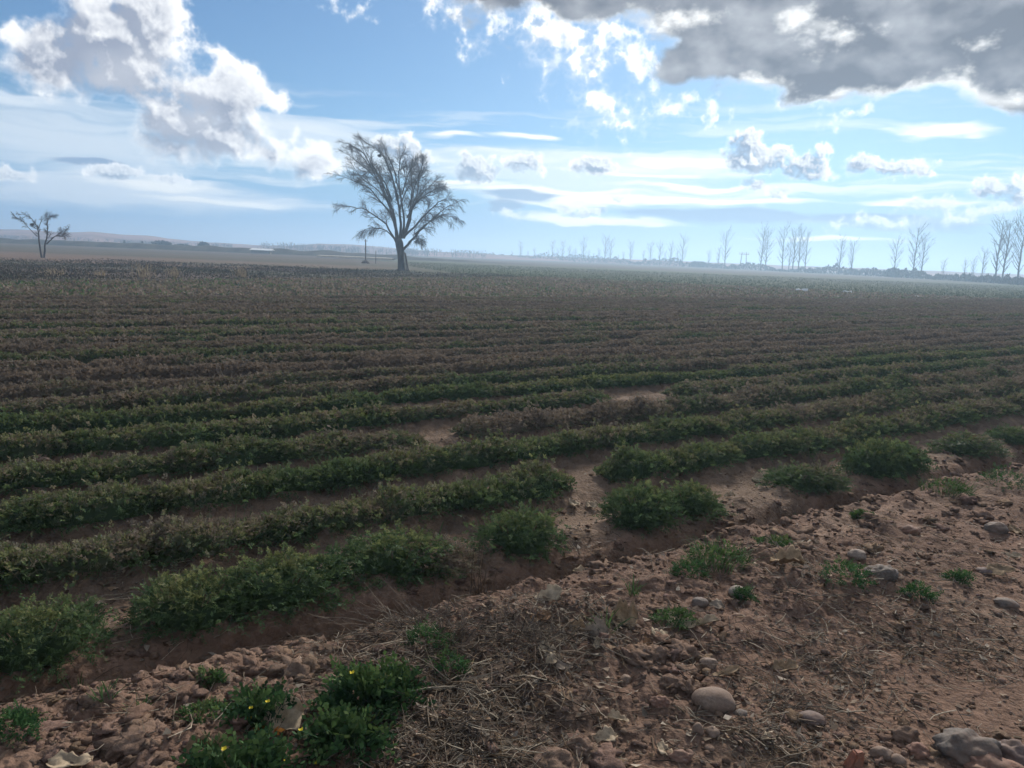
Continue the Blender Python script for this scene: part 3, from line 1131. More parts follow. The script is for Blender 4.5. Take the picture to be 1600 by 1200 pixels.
def build_small_tree():
    rg = random.Random(8)
    bx, by = gp(67, 402.5)

    def Z(zx, zy, dy=0.0):
        q = at_dist(zx / 4.0, 310 + zy / 4.0, by)
        return Vector((q.x, q.y + dy, q.z))
    root = add("small_tree", None, label="small bare tree with two forked stems at the far left", cat="tree")
    crown = MB()
    for pts, r0, dep in (([(262, 372), (250, 320), (236, 250), (234, 200), (215, 160), (170, 110), (115, 95)], 0.085, 0.3),
                         ([(274, 372), (285, 310), (300, 245), (308, 190), (318, 130), (348, 108)], 0.085, -0.4),
                         ([(290, 285), (325, 245), (360, 215), (395, 195)], 0.05, 0.5),
                         ([(318, 250), (360, 235), (400, 240), (425, 235)], 0.03, -0.3),
                         ([(236, 200), (245, 150), (255, 120), (290, 110)], 0.035, 0.6),
                         ([(234, 240), (195, 190), (160, 140), (130, 120)], 0.03, -0.6)):
        lm = MB()
        n = len(pts) - 1
        P = [Z(a, b, dep * (i / n)) for i, (a, b) in enumerate(pts)]
        if pts[0][1] > 360:
            P[0].z = -0.1
        limb_with_twigs(lm, crown, P, r0, 0.014, rg, 14, 0.50, 0.05, -0.2, 0.36, 1.6)
        add("stem" if pts[0][1] > 360 else "limb", lm.mesh("limb", MAT['bark'], True), root)
    add("crown", crown.mesh("crown", MAT['twig']), root)
    nest((50, 351), by + 0.1, 0.14, "dark nest in the left stem of the small forked tree")


def poplar_mesh(seed):
    rg = random.Random(seed)
    tr, cr = MB(), MB()
    lean = rg.uniform(-0.02, 0.03)
    T = []
    x = y = 0.0
    for i in range(9):
        T.append(Vector((x, y, i / 8.0)))
        x += lean * 0.12 + rg.uniform(-0.006, 0.006)
        y += rg.uniform(-0.006, 0.006)
    tr.tube(T, [0.0140 * (1 - 0.85 * i / 8) + 0.0012 for i in range(9)], 6)
    n = 34
    for k in range(n):
        f = 0.16 + 0.78 * (k + rg.random()) / n
        i = min(int(f * 8), 7)
        p = T[i].lerp(T[i + 1], f * 8 - i)
        a = rg.uniform(0, 2 * math.pi)
        ln = (0.12 + 0.22 * math.sin(math.pi * min(1, 0.25 + 0.75 * (1 - f)))) * rg.uniform(0.7, 1.15)
        if f > 0.7:
            ln *= 0.75
        d = Vector((math.cos(a) * 0.85, math.sin(a) * 0.85, 1.0)).normalized()
        pts = [p]
        q = p.copy()
        for s in range(4):
            d = (d + Vector((0, 0, 0.10)) + rnd_unit(rg) * 0.10).normalized()
            q = q + d * ln / 4
            pts.append(q.copy())
        r = 0.0050 * (1.15 - f)
        cr.tube(pts, [r + 0.001, r * 0.85 + 0.001, r * 0.7 + 0.0009, r * 0.5 + 0.0008, 0.0009], 3)
        for s in range(5):
            g = rg.uniform(0.25, 0.98)
            j = min(int(g * 4), 3)
            b = pts[j].lerp(pts[j + 1], g * 4 - j)
            e = (d + rnd_unit(rg) * 0.6).normalized()
            b2 = b + e * ln * rg.uniform(0.18, 0.38)
            cr.tube([b, b.lerp(b2, 0.5) + Vector((0, 0, 0.004)), b2], [0.0017, 0.0014, 0.0009], 3)
    return tr.mesh("trunk", MAT['poplar'], True), cr.mesh("crown", MAT['poplar'])


ORD = ["first", "second", "third", "fourth", "fifth", "sixth", "seventh", "eighth", "ninth", "tenth", "eleventh", "twelfth",
       "thirteenth", "fourteenth", "fifteenth", "sixteenth", "seventeenth", "eighteenth", "nineteenth", "twentieth",
       "twenty-first", "twenty-second", "twenty-third", "twenty-fourth", "twenty-fifth", "twenty-sixth", "twenty-seventh",
       "twenty-eighth", "twenty-ninth", "thirtieth", "thirty-first", "thirty-second", "thirty-third", "thirty-fourth",
       "thirty-fifth", "thirty-sixth", "thirty-seventh", "thirty-eighth", "thirty-ninth", "fortieth", "forty-first",
       "forty-second", "forty-third", "forty-fourth", "forty-fifth", "forty-sixth", "forty-seventh", "forty-eighth", "forty-ninth",
       "fiftieth", "fifty-first", "fifty-second"]


def build_poplars():
    L = []                                     # x, top y, foot y in the photograph
    for zx, a, b in ((75, 240, 292), (125, 183, 297), (170, 238, 300), (207, 218, 305), (265, 250, 305), (315, 178, 325), (345, 225, 318), (375, 180, 322),
                     (415, 208, 318), (450, 225, 318), (497, 160, 325), (560, 252, 318), (625, 150, 335), (660, 170, 330), (705, 262, 330), (775, 182, 348),
                     (893, 188, 355), (950, 185, 350), (985, 238, 345), (1015, 188, 345), (1085, 150, 345), (1243, 232, 350), (1340, 112, 358),
                     (290, 235, 312), (435, 240, 318), (530, 235, 322), (590, 225, 326), (735, 245, 335), (855, 235, 348), (1055, 225, 345), (1300, 215, 352)):
        L.append((780 + zx * 0.2625, 330 + a * 0.2625, 330 + b * 0.2625))
    for zx, a, b in ((28, 90, 368), (57, 120, 375), (158, 92, 374), (195, 178, 380), (220, 100, 382), (253, 98, 384), (292, 128, 386),
                     (493, 158, 388), (567, 178, 392), (825, 168, 385), (935, 100, 398), (985, 148, 402), (1115, 288, 395), (1243, 288, 405),
                     (1290, 280, 412), (1345, 228, 408), (1424, 58, 418), (1470, 68, 418), (1553, 28, 442)):
        L.append((1180 + zx * 0.2625, 330 + a * 0.2625, 330 + b * 0.2625))
    meshes = [poplar_mesh(40 + i) for i in range(6)]
    rg = random.Random(2)
    L.sort(key=lambda q: -q[0])
    for i, (px, ty, fy) in enumerate(L):
        q = (px - 780) / 810.0
        Y = 420 - 265 * q + rg.uniform(-8, 8)
        top = at_dist(px, ty, Y)
        foot = at_dist(px, fy, Y)
        hgt = max(top.z, 2.0)
        tm, cm = meshes[rg.randrange(6)]
        size = "tall" if hgt > 10.5 else ("middling" if hgt > 7 else "short")
        s = hgt
        t = add("poplar_tree", None, loc=(foot.x, Y, -0.05), rot=(0, 0, rg.uniform(0, 6.28)), scale=(s * (1.05 if hgt > 8 else 0.9),) * 2 + (s,),
                label="%s bare poplar, %s from the right end of the far tree line" % (size, ORD[i]), cat="tree", group="bare poplars along the far edge of the plain")
        add("trunk", tm, t)
        add("crown", cm, t)


def far_bits():
    rg = random.Random(12)
    rn = np.random.RandomState(12)
    # two dark conifers and a rounded clump at the foot of the bluff
    for (px, ty, by, w, lab) in ((194, 376, 387, 7, "small dark pointed conifer, the one nearer the small forked tree, below the bluff"),
                                 (222, 377, 387, 8, "small dark pointed conifer below the bluff, the one farther from the forked tree")):
        Y = 215
        a, b = at_dist(px, ty, Y), at_dist(px, by, Y)
        h = a.z
        t = add("conifer_tree", None, loc=(a.x, Y, 0), label=lab, cat="tree", group="conifers below the bluff")
        mb = MB(); mb.tube([(0, 0, -0.1), (0, 0, h * 0.5), (0, 0, h * 0.95)], [0.14, 0.10, 0.03], 5)
        add("trunk", mb.mesh("trunk", MAT['darkwood']), t)
        mb = MB()
        n = 420
        f = rn.rand(n) ** 0.8
        r = (1 - f) * w * 0.5 * Y / 1212.0 * rn.uniform(0.5, 1.1, n)
        an = rn.uniform(0, 6.28, n)
        cards(mb, np.stack([r * np.cos(an), r * np.sin(an), h * (0.06 + 0.94 * f)], 1), 0.22, rn, 0.0, None, 0.4)
        add("crown", mb.mesh("crown", MAT['conifer']), t, color=(0.2, 1, 1))
    for (px, ty, by, w, lab) in ((318, 378, 392, 18, "dense squarish dark shrub at the end of the scrub below the bluff"),
                                 (252, 376, 388, 34, "rounded brown-grey shrub beside the small conifers below the bluff"),
                                 (285, 383, 390, 34, "low dark shrub between rounded shrub and squarish shrub below the bluff"),
                                 (1397, 418, 432, 26, "dark bushy shrub under a poplar in the far tree line"),
                                 (1092, 408, 418, 30, "rounded far shrub at the foot of the far tree line left of the pylon")):
        Y = 205 if px < 800 else (205 if px > 1300 else 300)
        a = at_dist(px, ty, Y)
        h = max(a.z, 1.2)
        t = add("shrub", None, loc=(a.x, Y, 0), label=lab, cat="shrub")
        n = 700
        d = rn.normal(size=(n, 3)); d /= np.linalg.norm(d, axis=1, keepdims=True)
        q = rn.rand(n)[:, None] ** 0.4
        P = d * q * np.array([w * 0.5 * Y / 1212.0, 1.5, h * 0.5]) + np.array([0, 0, h * 0.5])
        mb = MB(); cards(mb, P, 0.30, rn, 0.3, None, 0.45)
        add("crown", mb.mesh("crown", MAT['conifer']), t, color=(0.6, 1, 1))
        mb = MB()
        for k in range(5):
            e = Vector((rg.uniform(-1, 1) * w * 0.2 * Y / 1212.0, rg.uniform(-0.6, 0.6), h * 0.8))
            mb.tube([(0, 0, -0.1), e * 0.5, e], [0.09, 0.06, 0.02], 4)
        add("stem", mb.mesh("stem", MAT['darkwood']), t)
    # posts beside the large tree
    for (px, ty, by, r, lab, cap) in ((571, 374, 411.5, 0.075, "taller weathered post left of the large willow", True),
                                      (587, 392, 412, 0.045, "shorter thin post between the taller post and the willow", False)):
        x, y = gp(px, by)
        a = at_dist(px, ty, y)
        t = add("post", None, loc=(x, y, 0), label=lab, cat="post", group="posts left of the willow")
        mb = MB()
        mb.tube([(0, 0, -0.2), (0.01, 0, a.z * 0.5), (0, 0, a.z), (0, 0, a.z + 0.03)], [r * 1.1, r, r * 0.9, r * 0.3], 7)
        add("shaft", mb.mesh("shaft", MAT['darkwood'], True), t)
        if cap:
            mb = MB()
            for k in range(9):
                an = k * 0.7
                mb.tube([(0, 0, 0.30), (0.28 * math.cos(an), 0.28 * math.sin(an), 0.16), (0.55 * math.cos(an), 0.55 * math.sin(an), -0.05)], [0.16, 0.15, 0.05], 5, (0.14, 0.105, 0.075))
            add("mound", mb.mesh("mound", MAT['ground'], True), t)
            mb = MB()
            mb.tube([(-0.22, 0, a.z * 0.93), (0, -0.05, a.z * 0.94), (0.22, 0, a.z * 0.93)], [0.03, 0.035, 0.03], 5)
            add("crosspiece", mb.mesh("crosspiece", MAT['darkwood']), t)
    # two-legged power pole in the tree line
    Y = 300
    a = at_dist(1163, 394, Y)
    h = a.z
    t = add("power_pole", None, loc=(a.x, Y, 0), label="two-legged power pole with crossbar among the far poplars", cat="power pole")
    for s in (-1, 1):
        mb = MB(); mb.tube([(s * 1.25, 0, -0.1), (s * 1.0, 0, h * 0.5), (s * 0.8, 0, h)], [0.17, 0.15, 0.12], 6)
        add("leg", mb.mesh("leg", MAT['darkwood']), t)
    mb = MB(); mb.tube([(-1.9, 0, h * 0.88), (0, -0.1, h * 0.885), (1.9, 0, h * 0.88)], [0.10, 0.12, 0.10], 5)
    add("crossbar", mb.mesh("crossbar", MAT['darkwood']), t)
    for s in (-1.7, 0, 1.7):
        mb = MB(); mb.tube([(s, 0, h * 0.88), (s, 0, h * 0.95), (s, 0, h * 1.0)], [0.07, 0.10, 0.05], 5)
        add("insulator", mb.mesh("insulator", MAT['concrete']), t)
    # low white shed far behind
    Y = 168
    a, b = at_dist(407, 391, Y), at_dist(441, 396, Y)
    w, h = (b.x - a.x) * 0.85, 0.6
    t = add("white_shed", None, loc=((a.x + b.x) / 2, Y - 6, 0.45), label="low white shed on the horizon left of the large willow", cat="shed")
    V = [(-w / 2, -1.2, -0.5), (w / 2, -1.2, -0.5), (w / 2, 1.2, -0.5), (-w / 2, 1.2, -0.5), (-w / 2, -1.2, h * 0.5), (w / 2, -1.2, h * 0.5), (w / 2, 1.2, h * 0.5), (-w / 2, 1.2, h * 0.5)]
    add("wall", mesh_from("wall", V, [(0, 1, 5, 4), (1, 2, 6, 5), (2, 3, 7, 6), (3, 0, 4, 7)], MAT['concrete']), t)
    q = w / 2 + 0.2
    V = [(-q, -1.5, h * 0.45), (q, -1.5, h * 0.45), (q, 0, h), (-q, 0, h), (q, 1.5, h * 0.45), (-q, 1.5, h * 0.45),
         (-q, -1.5, h * 0.39), (q, -1.5, h * 0.39), (q, 1.5, h * 0.39), (-q, 1.5, h * 0.39)]
    add("roof", mesh_from("roof", V, [(0, 1, 2, 3), (3, 2, 4, 5), (6, 7, 1, 0), (5, 4, 8, 9), (1, 7, 8, 4, 2), (0, 3, 5, 9, 6)], MAT['white']), t)
    # scraps of white sheet at the edge of the green field
    for (px, py, s, lab) in ((1253, 456, 0.40, "wide scrap of pale sheeting at the green field's edge"),
                             (1323, 459, 0.34, "small upright pale scrap at the edge of the green field"),
                             (1592, 473, 0.16, "pale scrap at the green field's edge by the right border"),
                             (1432, 465, 0.15, "tiny pale scrap at the green field's edge between two others")):
        x, y = gp(px, py)
        n = 6
        V, F = [], []
        for j in range(n):
            for i in range(n):
                V.append(((i / (n - 1) - 0.5) * s * 2 + rg.uniform(-1, 1) * 0.05, (j / (n - 1) - 0.5) * s * 0.7, 0.05 + 0.30 * s * (0.5 + rg.random()) * math.sin(math.pi * j / (n - 1))))
        for j in range(n - 1):
            for i in range(n - 1):
                F.append((j * n + i, j * n + i + 1, j * n + n + i + 1, j * n + n + i))
        add("plastic_scrap", mesh_from("plastic_scrap", V, F, MAT['white']), loc=(x, y, 0.02), rot=(0, 0, rg.uniform(-0.5, 0.5)), label=lab, cat="scrap", group="pale scraps at the green field's edge")
    # tall dry grass clumps in the fallow strip
    MATD = mat_plain("dry tall grass", (0.30, 0.235, 0.150), 0.25, 4.0, 0.8, 0.1, True)
    for (px, by, w, h, lab) in ((222, 434, 26, 26, "tallest clump of dry pale grass in the fallow strip"), (85, 431, 30, 14, "low spread of dry pale grass in the fallow strip below the small tree"),
                                (157, 433, 10, 13, "small clump of dry grass between the two larger pale clumps"), (272, 434, 14, 20, "thin clump of dry grass just right of the tallest clump"),
                                (377, 434, 16, 20, "thin pale dry grass clump on its own farthest along the fallow strip")):
        x, y = gp(px, by)
        mb = MB()
        sc = y / 1212.0
        for k in range(60):
            p = Vector((rg.gauss(0, w * 0.3) * sc, rg.gauss(0, 0.25), 0))
            hh = h * sc * rg.uniform(0.45, 1.05)
            l = Vector((rg.uniform(-0.35, 0.35), rg.uniform(-0.35, 0.35), 1)).normalized()
            b = rg.uniform(0.7, 1.2)
            mb.tube([p, p + l * hh * 0.6, p + (l + Vector((rg.uniform(-0.4, 0.4), 0, -0.1))).normalized() * hh], [0.008, 0.007, 0.004], 3, (b, b, b))
        add("dry_grass_clump", mb.mesh("dry_grass_clump", MATD), loc=(x, y, h1(x, y) - 0.02), label=lab, cat="grass", group="dry grass clumps in the fallow strip")


build_big_tree()
build_small_tree()
build_poplars()
far_bits()


# ------------------------------------------------------------------ the crop
def foliage_mesh(name, seed, L, W, H, n_sprigs, per, leaf, stem, box=False, stalks=0, rag=0.5, core=True):
    """a bushy mass of small pinnate leaves: a dome (or a length of hedge) with ragged top"""
    rg = np.random.RandomState(seed)
    n = n_sprigs
    if box:
        x = rg.uniform(-L / 2, L / 2, n)
        a = np.clip(rg.normal(0.5 * math.pi, 0.85, n), -0.15, math.pi + 0.15)
        q = 0.55 + 0.45 * rg.rand(n) ** 0.5
        q = np.where(rg.rand(n) < 0.12, q * rg.uniform(1.0, 1.5, n), q)
        end = 0.25 + 0.75 * sstep(np.abs(x), L / 2, L / 2 - 0.26)
        prof = (0.85 + rag * fbm(x * 2.6, np.full(n, seed * 1.7), 3, 200 + seed)) * end
        wid = (0.88 + rag * fbm(x * 2.1, np.full(n, seed * 2.9), 3, 230 + seed)) * (0.4 + 0.6 * end)
        y = np.cos(a) * q * W / 2 * wid
        z = np.maximum(np.sin(a) * q * H * prof, 0.015)
        nrm = np.stack([rg.normal(size=n) * 0.35, np.cos(a), np.sin(a) + 0.35], 1)
        rel = np.sin(a) * q
    else:
        d = rg.normal(size=(n, 3)); d[:, 2] = np.abs(d[:, 2]) * 1.1 - 0.12
        d /= np.linalg.norm(d, axis=1, keepdims=True)
        q = 0.50 + 0.50 * rg.rand(n) ** 0.5
        q = np.where(rg.rand(n) < 0.08, q * rg.uniform(1.0, 1.4, n), q)
        lum = 1 + 0.55 * fbm(d[:, 0] * 2.1 + 9, d[:, 1] * 2.1 + d[:, 2] * 1.3, 3, 260 + seed)
        x = d[:, 0] * q * L / 2 * lum; y = d[:, 1] * q * W / 2 * lum
        z = np.maximum(d[:, 2] * q * H * lum, 0.012)
        nrm = d + np.array([0, 0, 0.35])
        rel = d[:, 2] * q
    P = np.stack([x, y, z], 1)
    dirv = nrm + rg.normal(size=(n, 3)) * 0.55
    dirv /= np.linalg.norm(dirv, axis=1, keepdims=True)
    side = np.cross(dirv, rg.normal(size=(n, 3)))
    side /= np.maximum(np.linalg.norm(side, axis=1, keepdims=True), 1e-6)
    up = np.cross(side, dirv)
    tint = np.stack([np.clip(rel, 0, 1), rg.rand(n), rg.rand(n)], 1)
    mb = MB()
    for k in range(per):
        f = (k + 0.5) / per
        s = (-1) ** k
        bend = -0.30 * f * f
        c = P + dirv * (stem * f)[..., None] if np.ndim(f) else P + dirv * (stem * f) + np.array([0, 0, bend * stem])
        la = side * s * 0.85 + dirv * 0.55 + rg.normal(size=(n, 3)) * 0.25
        if k == per - 1:
            la = dirv + rg.normal(size=(n, 3)) * 0.2
        la /= np.linalg.norm(la, axis=1, keepdims=True)
        lb = np.cross(la, up + rg.normal(size=(n, 3)) * 0.3)
        lb /= np.maximum(np.linalg.norm(lb, axis=1, keepdims=True), 1e-6)
        ll = (leaf * (1.15 - 0.5 * f) * rg.uniform(0.7, 1.3, n))[:, None]
        V = np.stack([c, c + la * ll * 0.55 + lb * ll * 0.34, c + la * ll, c + la * ll * 0.55 - lb * ll * 0.34], 1).reshape(-1, 3)
        t2 = tint.copy(); t2[:, 0] = np.clip(t2[:, 0] * (0.7 + 0.5 * f), 0, 1)
        mb.addq(V, np.arange(n * 4).reshape(-1, 4), np.repeat(t2, 4, 0))
    # added opaque core: blocks light inside the foliage, stands for dead leaf and stem
    if not core:
        pass
    elif box:
        nu, na = max(6, int(L * 9)), 7
        uu = np.linspace(-L * 0.49, L * 0.49, nu); aa = np.linspace(0, math.pi, na)
        U, AA = np.meshgrid(uu, aa, indexing='ij')
        k1 = (0.25 + 0.75 * sstep(np.abs(U), L / 2, L / 2 - 0.30)) * (0.56 + 0.5 * rag * fbm(U * 2.6, U * 0 + seed * 1.7, 3, 200 + seed)) + 0.14 * gn(U * 7 + seed, AA * 2.0, 290 + seed) + 0.10 * gn(U * 19, AA * 4, 291)
        V = np.stack([U, np.cos(AA) * W / 2 * k1 * 0.95, np.sin(AA) * H * k1 * 1.05 - 0.01], -1).reshape(-1, 3)
        i, j = np.meshgrid(np.arange(nu - 1), np.arange(na - 1), indexing='ij')
        q = (i * na + j).ravel()
        mb.addq(V, np.stack([q, q + 1, q + na + 1, q + na], 1), (0.1, 0.75, 0.25))
    else:
        nu, na = 14, 6
        aa = np.linspace(0, 2 * math.pi, nu, endpoint=False); ee = np.linspace(-0.1, 1.5, na)
        AA, EE = np.meshgrid(aa, ee, indexing='ij')
        k1 = 0.60 + 0.20 * gn(np.cos(AA) * 2 + seed, np.sin(AA) * 2 + EE * 2, 290 + seed)
        V = np.stack([np.cos(AA) * np.cos(EE) * L / 2 * k1, np.sin(AA) * np.cos(EE) * W / 2 * k1, np.sin(EE) * H * k1], -1).reshape(-1, 3)
        i, j = np.meshgrid(np.arange(nu), np.arange(na - 1), indexing='ij')
        q = (i * na + j).ravel(); q2 = (((i + 1) % nu) * na + j).ravel()
        mb.addq(V, np.stack([q, q2, q2 + 1, q + 1], 1), (0.1, 0.75, 0.25))
    r = random.Random(seed)
    for k in range(stalks):
        x0 = r.uniform(-0.42, 0.42) * L; y0 = r.uniform(-0.35, 0.35) * W
        hh = H * r.uniform(0.5, 1.05)
        mb.tube([(x0 * 0.8, y0 * 0.7, -0.04), (x0 * 0.95, y0 * 0.95, hh * 0.5), (x0 * 1.08, y0 * 1.15, hh)], [0.003, 0.0026, 0.0015], 3, (0.6, r.random(), 0.6))
    return mb.mesh(name, MAT['leaf'])


def row_v(k):
    return ROW_0 + ROW_D * k


def place_row(u, k):
    x, y = xy_of(u, row_v(k))
    # follow the same wobble as the ridges
    wob = 0.06 * float(gn(np.array(u * 0.5), np.array(row_v(k) * 0.3), 5)) + 0.03 * float(gn(np.array(u * 1.7), np.array(row_v(k) * 0.4), 6))
    x, y = xy_of(u, row_v(k) - wob)
    return x, y


def in_view(x, y, margin=0.8):
    return y > 0.8 and abs(x) < 0.74 * y + margin


def gap_list(pixels):
    out = []
    for px, py, wd in pixels:
        x, y = gp(px, py)
        u, v = uv_of(x, y)
        out.append((int(round((v - ROW_0) / ROW_D)), u, wd))
    return out


def build_crop():
    rg = random.Random(77)
    near = [foliage_mesh("bush_foliage", 300 + i, 0.62, 0.44, 0.225, 1150, 10, 0.0145, 0.052, stalks=14) for i in range(5)]
    mid = [foliage_mesh("bush_foliage", 320 + i, 0.95, 0.40, 0.170, 1150, 8, 0.018, 0.052, True, 16, 0.75) for i in range(5)]
    mid2 = [foliage_mesh("row_foliage", 340 + i, 1.7, 0.36, 0.145, 1300, 6, 0.024, 0.048, True, 18, 0.42) for i in range(5)]
    far = [foliage_mesh("row_foliage", 360 + i, 4.2, 0.34, 0.135, 2000, 4, 0.038, 0.05, True, 0, 0.22) for i in range(5)]

    # the first row beyond the ditch: single bushes
    first = [(55, 1032, 0.50, 0.95, 0.15, "dark green bush at the left edge of the row along the ditch"),
             (305, 962, 0.50, 0.95, 0.10, "leafy left end of the long green clump beside the cracked ditch"),
             (440, 925, 0.66, 1.0, 0.05, "middle bush of the long green clump beside the cracked ditch"),
             (600, 885, 0.66, 1.0, 0.10, "bright leafy right end of the long green clump beside the cracked ditch"),
             (690, 880, 0.34, 0.6, 0.75, "small withered bush at the right end of the long clump"),
             (813, 850, 0.50, 1.0, 0.08, "round green bush on its own before the straw-littered gap"),
             (1010, 812, 0.50, 1.1, 0.08, "tall rounded green bush right of the straw-littered gap"),
             (1085, 795, 0.36, 0.85, 0.20, "smaller bush leaning on the tall rounded green bush"),
             (1240, 755, 0.50, 0.75, 0.30, "low green bush beside the reddish dry stems"),
             (1300, 765, 0.34, 0.7, 0.35, "narrow drooping bush between the low bush and the tall feathery one"),
             (1370, 735, 0.62, 1.35, 0.05, "tall feathery green bush near the right end of the ditch"),
             (1425, 735, 0.40, 1.0, 0.10, "right shoulder bush touching the tall feathery green bush"),
             (1520, 705, 0.70, 0.8, 0.45, "dull yellowish bush behind the crumbled bank on the right"),
             (1590, 690, 0.40, 0.7, 0.40, "small bush at the right edge of the row along the ditch")]
    for i, (px, py, ln, hs, wither, lab) in enumerate(first):
        x, y = gp(px, py)
        u, v = uv_of(x, y)
        x, y = xy_of(u, ROW_0 + 0.25 * (v - ROW_0))
        t = add("crop_bush", None, loc=(x, y, h1(x, y, False) - 0.01), rot=(0, 0, ROW_A + rg.uniform(-0.3, 0.3)), label=lab, cat="bush", group="single bushes in the row along the ditch")
        o = add("foliage", near[i % 5], t, color=(wither, 1, 1))
        o.scale = (ln / 0.62 * 1.05, 1.0 * (0.8 + 0.3 * ln), hs * 0.80)
        mb = MB()
        for k in range(7):
            a = rg.uniform(0, 6.28)
            mb.tube([(0.05 * math.cos(a), 0.05 * math.sin(a), -0.05), (0.08 * math.cos(a), 0.08 * math.sin(a), 0.06), (0.13 * math.cos(a), 0.13 * math.sin(a), 0.15 * hs)], [0.005, 0.004, 0.003], 4, (0.5, 0.5, 0.5))
        add("stem", mb.mesh("stem", MAT['twigs2']), t)

    gaps = gap_list([(612, 625, 0.12), (1030, 640, 0.04), (1135, 660, 0.06), (760, 706, 0.20), (230, 860, 0.16),
                     (425, 830, 0.10), (905, 755, 0.14)])
    KF = 26
    for k in range(1, KF):
        lod = 0 if k <= 3 else (1 if k <= 11 else 2)
        step = (0.62, 1.35, 3.6)[lod]
        ml = (mid, mid2, far)[lod]
        name = "%s crop row from the ditch" % ORD[k]
        what = ["low bushy plants", "dense leafy plants", "withered brown-green plants"][k % 3 if k < 12 else 2]
        t = None
        u = -60.0 + rg.uniform(0, 1)
        while u < 95:
            u += step * rg.uniform(0.86, 1.12)
            x, y = place_row(u, k)
            if not in_view(x, y) or float(field_edge(np.array(x), np.array(y))) < 0.3:
                continue
            if any(g[0] == k and abs(u - g[1]) < g[2] + (0.08 if lod == 0 else 0.3) for g in gaps):
                continue
            if lod < 2 and rg.random() < 0.004:
                continue
            if t is None:
                t = add("crop_row", None, label="%s, a line of %s" % (name, what), cat="crop row", group="crop rows of the field")
            d = math.hypot(x, y)
            wither = 0.47 + (0.30 if lod == 0 else 0.22) * float(gn(np.array(u * 0.22), np.array(k * 0.61), 120)) + 0.26 * (1 - math.exp(-d / 12.0)) + (0.16 if k < 4 else 0.40) * ((k * 0.618) % 1 - 0.5)
            if k <= 4:
                wither -= 0.12
            if k == 1:
                wither = 0.26 + 0.5 * (wither - 0.32)
            if k in (5, 6):
                wither -= 0.16
            if k in (7, 8, 9):
                wither += 0.10
            vig = 0.96 + 0.18 * float(gn(np.array(u * 0.6), np.array(k * 1.3), 121))
            o = add("bush" if lod == 0 else "bush_stretch", ml[rg.randrange(5)], t, loc=(x, y, h1(x, y, False) - 0.01),
                    rot=(0, 0, ROW_A + (math.pi if rg.random() < 0.5 else 0) + rg.uniform(-0.06, 0.06)), color=(max(0, min(1, wither)), 1, 1))
            o.scale = (rg.uniform(0.9, 1.1), rg.uniform(0.88, 1.12), vig * rg.uniform(0.85, 1.1))
    # the many rows beyond, too close together to tell apart
    rn = np.random.RandomState(9)
    mb = MB()
    for k in range(KF, 70):
        us = np.arange(-60, 110, 0.028)
        us = us + rn.uniform(-0.03, 0.03, len(us))
        v = row_v(k) + rn.normal(size=len(us)) * 0.09
        x, y = xy_of(us, v)
        ok = (np.abs(x) < 0.74 * y + 2) & (field_edge(x, y) > 0.2) & (y > 5)
        x, y = x[ok], y[ok]
        if not len(x):
            continue
        keep = rn.rand(len(x)) < np.clip(30.0 / y, 0.35, 1)
        x, y = x[keep], y[keep]
        z = rn.rand(len(x)) ** 0.7 * 0.13
        tint = np.stack([z / 0.13 * 0.45, np.clip(0.5 + 1.3 * ((k * 0.618) % 1 - 0.5) + 0.6 * gn(x * 0.2, y * 0.2 + k, 122) + rn.normal(size=len(x)) * 0.2, 0, 1), rn.rand(len(x))], 1)
        cards(mb, np.stack([x, y, z], 1), 0.075, rn, 0.4, tint, 0.5)
    add("distant_crop_rows", mb.mesh("distant_crop_rows", MAT['leaf']), label="far crop rows merging into a brownish mass before the willow", cat="crop rows", kind='stuff', color=(0.72, 1, 1))


MAT['twigs2'] = mat_plain("dry stems", (0.16, 0.115, 0.075), 0.3, 20.0)
build_crop()


# ------------------------------------------------------------------ the near ground: clods, stones, litter, weeds
def mat_stone(name, a, b, rough=0.75):
    m, t = material(name)
    tc = t.node('ShaderNodeTexCoord')
    oi = t.node('ShaderNodeObjectInfo')
    p = t.vm('ADD', wpos(t), t.xyz(oi.outputs['Random'], oi.outputs['Random'], oi.outputs['Random']))
    n = t.noise(p, 22, 5, 0.65)
    n2 = t.noise(p, 120, 3, 0.6)
    c = t.mix(t.ss(n, 0.35, 0.68), a, b)
    dust = t.node('ShaderNodeNewGeometry').outputs['Normal']
    c = t.mix(1.0, c, t.mix(t.ss(n2, 0.35, 0.65), (0.72, 0.70, 0.68), (1.15, 1.12, 1.1)), 'MULTIPLY')
    c = t.mix(t.ss(t.noise(p, 9, 4, 0.7), 0.38, 0.66, 0.1, 0.75), c, (0.19, 0.125, 0.09))
    finish(t, c, rough, bump(t, t.m('ADD', n, t.m('MULTIPLY', n2, 0.3)), 0.5, 0.006), 0.25)
    return m


ST = {
    'tan': mat_stone("tan stone", (0.215, 0.155, 0.115), (0.27, 0.205, 0.155)),
    'grey': mat_stone("grey stone", (0.115, 0.100, 0.086), (0.165, 0.145, 0.125)),
    'dark': mat_stone("dark stone", (0.090, 0.080, 0.072), (0.145, 0.128, 0.113)),
    'pale': mat_stone("pale stone", (0.25, 0.21, 0.17), (0.33, 0.285, 0.235)),
    'purple': mat_stone("purplish stone", (0.130, 0.095, 0.088), (0.17, 0.128, 0.115)),
    'red': mat_stone("brick", (0.36, 0.115, 0.065), (0.42, 0.16, 0.09)),
    'rust': mat_stone("reddish stone", (0.20, 0.105, 0.075), (0.25, 0.145, 0.10)),
}


